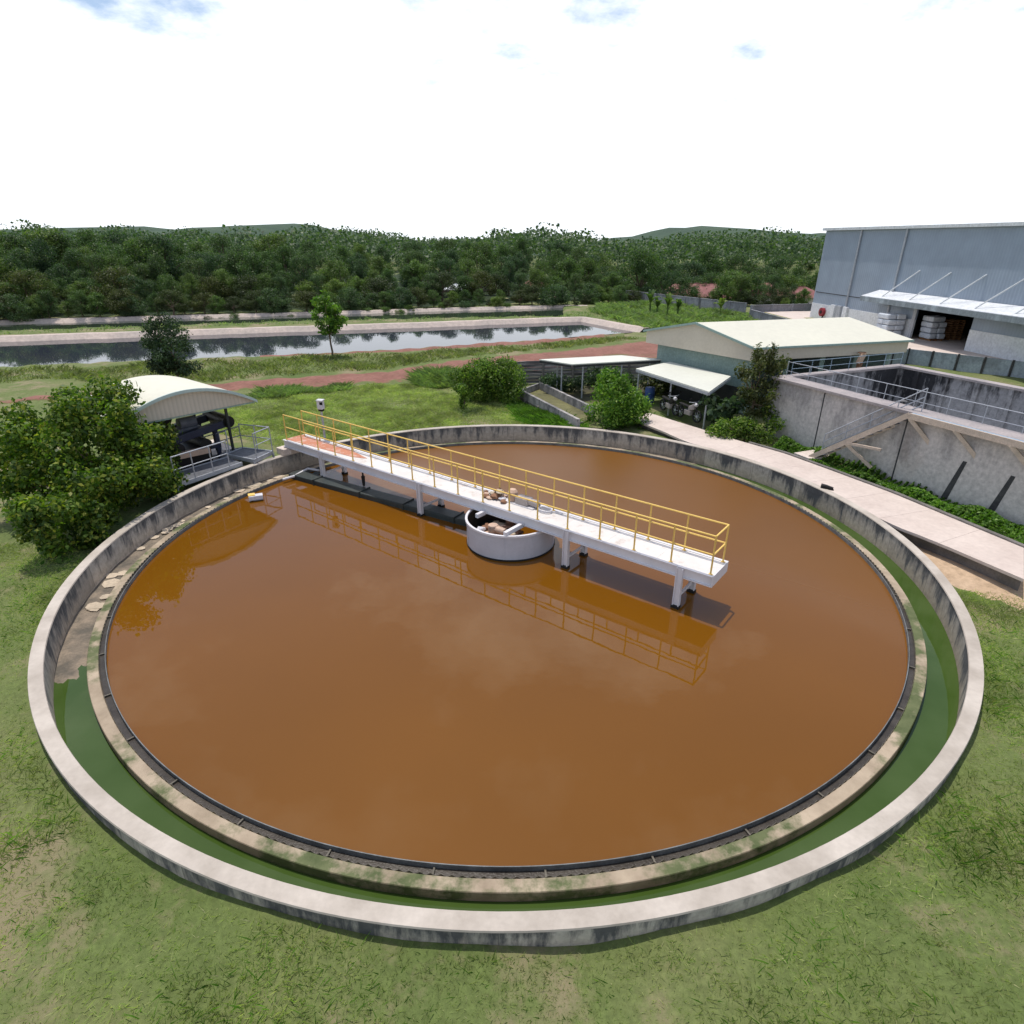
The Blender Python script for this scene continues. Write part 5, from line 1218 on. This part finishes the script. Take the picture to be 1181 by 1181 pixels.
# greenery between path and basin: countless leaves
n = 26000; V = []
tt = rng.uniform(0, 1, n); aa = np.array([[p.x, p.y] for p in eu])
ix = (tt*31 + 28).astype(int); nn2 = rng.uniform(.25, 1, n)
pe = aa[ix] + rng.uniform(-.1, .1, (n, 2))
outd = np.array([rn.x, rn.y])
fw_pt = np.array([[RT0.x + rw.x*s, RT0.y + rw.y*s] for s in np.linspace(.5, 15, 60)])
ft = fw_pt[np.clip(((tt)*48).astype(int)+4, 0, 59)]
mixk = rng.uniform(.14, .97, n)[:, None]; pos = pe*(1-mixk) + ft*mixk
hgt = .04 + .24*rng.uniform(0, 1, n)*np.clip(.75 + 1.1*np.sin(pos[:, 0]*2.7)*np.sin(pos[:, 1]*1.9), .1, 2)
P = np.stack([pos[:, 0], pos[:, 1], .33 + hgt], 1)
V, F_ = leaf_cards(rng, P, np.tile([0, 0, .9], (n, 1)), .115, .6, .8)
wdm = mesh_np('ground_cover', V, F_, 'lf_weed'); tag(wdm, 'low bright green creepers filling the strip between path and basin', 'ground cover', None, 'stuff')
# banana plants
for k, (px, py, hgt_) in enumerate(((749, 363, 2.9), (769, 366, 2.6), (757, 365, 2.2), (781, 366, 2.1), (830, 366, 2.2))):
    p = at(px, py, GZ); t = thing('banana_plant', ['tall bright banana plant left of the boundary wall', 'banana plant with drooping dark leaves below the boundary wall', 'small banana plant between the two taller ones', 'ragged banana plant at the right of its clump', 'lone banana plant near the end of the boundary wall'][k], 'banana plant', p, 'banana plants below the boundary wall')
    mb = MB(); mb.tube(p-Vector((0, 0, .1)), p+Vector((0, 0, hgt_*.5)), .14, 8, .09); part('stem', mb, 'lf_far_c', t, smooth=True)
    mb = MB()
    for i in range(9):
        a = i*2.4+k; e = Vector((math.cos(a), math.sin(a), 0)); s_ = Vector((-e.y, e.x, 0)); L_ = hgt_*.62; base = p+Vector((0, 0, hgt_*.48)); prev = None
        for j in range(6):
            f_ = j/5; c_ = base + e*L_*f_*(.35+.4*(i % 3)/2) + Vector((0, 0, L_*((1.75-.5*(i % 3)/2)*f_-.85*f_*f_))); w_ = .26*math.sin(math.pi*(.1+.85*f_))
            ring = (c_-s_*w_+Vector((0, 0, .06)), c_, c_+s_*w_+Vector((0, 0, .06)))
            if prev: mb.add(list(prev)+list(ring), [(0, 1, 4, 3), (1, 2, 5, 4)])
            prev = ring
    part('leaves', mb, 'lf_far_c', t)

# ------------------------------------------------------------------ woodland beyond the ponds
protos = []
kinds = [('rounded mid green broadleaf tree', 'lf_far_a', 6.4, 6.6, .1, 64), ('dark heavy crowned tree', 'lf_far_b', 7.0, 7.6, .8, 64), ('pale loose crowned tree', 'lf_far_c', 5.6, 5.6, .1, 52),
         ('tall narrow dark tree', 'lf_far_b', 4.6, 8.4, 1.6, 50), ('low spreading olive tree', 'lf_olive', 7.4, 5.0, .0, 60), ('tall mid green layered tree', 'lf_far_a', 6.2, 8.2, 1.4, 60), ('low bushy undergrowth shrub', 'lf_far_c', 6.6, 3.4, -.4, 50), ('dark low undergrowth shrub', 'lf_far_b', 7.0, 3.6, -.4, 50)]
for k, (nm_, m_, w_, h_, z0_, nb_) in enumerate(kinds):
    rg = np.random.default_rng(100+k); bl = rand_blobs(rg, w_, h_, z0_, nb_, .55, 1.05, .75)
    protos.append(make_tree('woodland_tree', nm_, 'tree', (0, -400-20*k, 0), bl, 9000, .20, m_, .2, seed=200+k, shell=.45))
rg = np.random.default_rng(77)
used = set()
def wood(px, py, k, s, where):
    p = at(px, py, GZ); p.z = float(ground_h(np.array([p.x]), np.array([p.y]))[0]); root = protos[k]
    sz = (s*rg.uniform(.9, 1.15), s*rg.uniform(.9, 1.15), s*rg.uniform(.88, 1.12))
    if k in used: o = copy_tree(root, p, rg.uniform(0, 6.28), sz)
    else: o = root; used.add(k); o.location = p; o.rotation_euler = (0, 0, rg.uniform(0, 6.28)); o.scale = sz
    o['label'] = kinds[k][0] + ' ' + where; o['group'] = 'woodland trees beyond the ponds'
drape('woodland_floor', [(-140, 205), (-60, 205), (30, 205), (140, 205)], [xy(-150, 374, GZ), xy(98, 366.5, GZ), xy(540, 353, GZ), xy(735, 345, GZ), xy(940, 338, GZ)], 'litter', .06, 80, 60, 0, 4)
def zone(px):
    return 'left of the slender tree' if px < 380 else 'behind the bank middle' if px < 560 else 'behind the bank end' if px < 700 else 'near the red roofs' if px < 860 else 'beside the warehouse'
def base_line(px): return float(np.interp(px, [-60, 98, 350, 540, 660, 735, 830, 930], [372, 367, 360, 353.5, 352, 346, 341, 341]))
def row(x0, x1, step, drop, kk, h0, h1, name, jy=1.0):
    for px in np.arange(x0, x1, step):
        j = px + rg.uniform(-.35, .35)*step; k = int(rg.choice(kk)); tall = 1.06 if j < 360 else 1.0
        wood(j, base_line(j) - drop - rg.uniform(0, jy), k, rg.uniform(h0, h1)*tall/kinds[k][3], name + ' ' + zone(j))
row(-55, 770, 14, -1.2, [6, 7, 6, 7, 4], .75, 1.35, 'at the bank foot', .8)
row(-50, 740, 19, .4, [0, 2, 4, 0, 7, 4], 1.9, 2.9, 'in front row')
row(690, 950, 15, 2, [6, 7, 2], 1.3, 2.2, 'below the houses', 2)
row(-50, 740, 21, 5, [0, 1, 2, 4, 5], 3.3, 4.6, 'in second row', 2)
row(-40, 750, 24, 11, [0, 1, 2, 5, 3], 4.8, 6.2, 'in third row', 2)
row(-40, 760, 27, 18, [1, 3, 5, 0], 6.3, 7.8, 'in fourth row', 2.5)
row(-30, 960, 30, 26, [1, 3, 5, 0], 7.6, 9.4, 'in back row', 3)
row(742, 950, 24, 3, [1, 0, 5], 8.0, 9.5, 'behind the houses', 2)
row(742, 950, 26, 10, [1, 3, 5], 9.5, 11.5, 'far behind the houses', 2)
for px, py, k, s in ((745, 345, 1, .42), (765, 344, 4, .5), (838, 350, 2, .95), (850, 352, 0, .7), (822, 349, 4, .45), (888, 352, 1, .55), (900, 354, 4, .5), (858, 353, 4, .4), (925, 354, 2, .45), (912, 347, 3, .5), (793, 351, 4, .28), (772, 350, 2, .3), (880, 356, 4, .33), (905, 356, 2, .3), (730, 349, 4, .4), (715, 350, 0, .4), (845, 358, 4, .28), (770, 336, 0, .9), (800, 334, 1, .9), (830, 336, 3, .9), (860, 335, 0, 1.0), (890, 337, 1, .9), (920, 336, 5, .9), (780, 329, 5, 1.0), (815, 328, 3, 1.0), (845, 329, 1, 1.0)):
    wood(px, py, k, s, 'among the houses ' + zone(px))
# the far wood behind: one mass
P = []; n = 150000
xs = rg.uniform(-330, 330, n); ys = rg.uniform(190, 330, n)
top = 9.0 + 2.5*np.sin(xs*.21)*np.cos(ys*.13) + 2.0*np.sin(xs*.083+1) 
zs = GZ + top*np.sqrt(rg.uniform(0.02, 1, n))
V, F_ = leaf_cards(rg, np.stack([xs, ys, zs], 1), np.tile([0, -.3, .8], (n, 1)), 1.0, .8, .7)
fwd = mesh_np('far_woodland', V, F_, 'lf_far_b'); tag(fwd, 'distant dark wood closing the view along the horizon', 'woodland', None, 'stuff')

# ------------------------------------------------------------------ grass
def blades(rng, X, Y, Z, h, w, lean=.35):
    n = len(X); a = rng.uniform(0, 2*math.pi, n); l = rng.normal(0, lean, (n, 2)); s = rng.uniform(.6, 1.35, n)
    hx = np.cos(a)*w*.5; hy = np.sin(a)*w*.5; H_ = h*s
    b0 = np.stack([X-hx, Y-hy, Z], 1); b1 = np.stack([X+hx, Y+hy, Z], 1); m0 = np.stack([X+hx*.7+l[:, 0]*H_*.4, Y+hy*.7+l[:, 1]*H_*.4, Z+H_*.6], 1)
    tp = np.stack([X+l[:, 0]*H_, Y+l[:, 1]*H_, Z+H_], 1)
    V = np.stack([b0, b1, m0, tp], 1).reshape(-1, 3); return V, np.arange(4*n).reshape(-1, 4)
def grass(name, label, poly, n, h, w, mat, seed, clump=0, hole=True, lean=.75):
    rng = np.random.default_rng(seed); xs_ = [p[0] for p in poly]; ys_ = [p[1] for p in poly]
    X = rng.uniform(min(xs_), max(xs_), n*2); Y = rng.uniform(min(ys_), max(ys_), n*2)
    k = sdf_poly(X, Y, poly) < 0
    if hole: k &= np.hypot(X-TC.x, Y-TC.y) > 12.4
    if clump: 
        f = np.sin(X*1.1+2*np.sin(Y*.5))*np.sin(Y*1.3+2*np.sin(X*.6+1)) + .5*np.sin(X*2.9)*np.sin(Y*3.3); k &= f*clump > rng.uniform(-1.3, .8, len(X))
    X, Y = X[k][:n], Y[k][:n]; Z = ground_h(X, Y)
    hh = h*(.7 + .5*(np.sin(X*.8+Y*.3)*np.cos(Y*.9)+.5))
    V, F_ = blades(rng, X, Y, Z-.02, np.maximum(hh, h*.35), w, lean)
    o = mesh_np(name, V, F_, mat); return tag(o, label, 'grass', None, 'stuff')
def G2(*pp): return [xy(px, py, GZ) for px, py in pp]
grass('field_grass', 'short uneven green grass of the field behind the round tank', G2((240, 470), (290, 455), (400, 447), (480, 443), (560, 450), (610, 455), (680, 492), (650, 500), (340, 520), (250, 500)), 110000, .15, .032, 'lf_grass', 1, .5)
grass('verge_grass', 'dry tufted grass on the verge between the red road and the near pond', G2((-60, 446), (60, 437), (98, 440), (235, 440), (348, 432), (450, 425), (520, 413), (598, 406), (672, 399), (740, 390), (700, 390), (600, 399), (480, 407), (350, 412), (98, 424), (-60, 430)), 52000, .24, .06, 'lf_verge', 2, .5)
grass('tall_grass', 'tall reedy green grass along the near edge of the red road', G2((285, 460), (310, 454), (350, 449), (400, 446), (405, 451), (350, 456), (315, 461)), 6500, .40, .05, 'lf_tall', 3)
grass('tall_reeds', 'tall dark grass clump between the red road and the wide bush', G2((480, 446), (485, 438), (520, 436), (535, 445), (510, 448)), 5500, .50, .05, 'lf_tall', 4)
grass('bank_grass', 'green grass growing behind the near pale embankment', [xy(px, py, .3) for px, py in ((-40, 388), (98, 382), (350, 373.5), (540, 368.5), (650, 367), (740, 379), (760, 372), (660, 359), (640, 364), (540, 366), (350, 369.5), (98, 378), (-40, 384))], 9000, .22, .09, 'lf_tall', 5, .5)
grass('meadow_grass', 'rough green growth between the pond corner and the boundary wall', G2((680, 360), (745, 380), (900, 376), (866, 364), (800, 357), (740, 350), (690, 352)), 26000, .5, .12, 'lf_tall', 6, .8)
grass('near_grass', 'short grass and weeds outside the near side of the round tank wall', [(-17, 17), (-17, .8), (17, .8), (17, 14.5)], 260000, .075, .011, 'lf_grass', 7, .6)
grass('weed_tufts', 'taller weed tufts scattered along the foot of the round tank wall', [(-14.5, 17), (-14.5, 1.5), (14.5, 1.5), (14.5, 13)], 26000, .11, .011, 'lf_weed', 17, 1.6)
grass('channel_grass', 'bright green grass on the slope beside the concrete channel', G2((596, 462), (682, 499), (640, 497), (600, 488), (585, 470)), 9000, .24, .035, 'lf_weed', 8)

SC.render.engine = 'CYCLES'
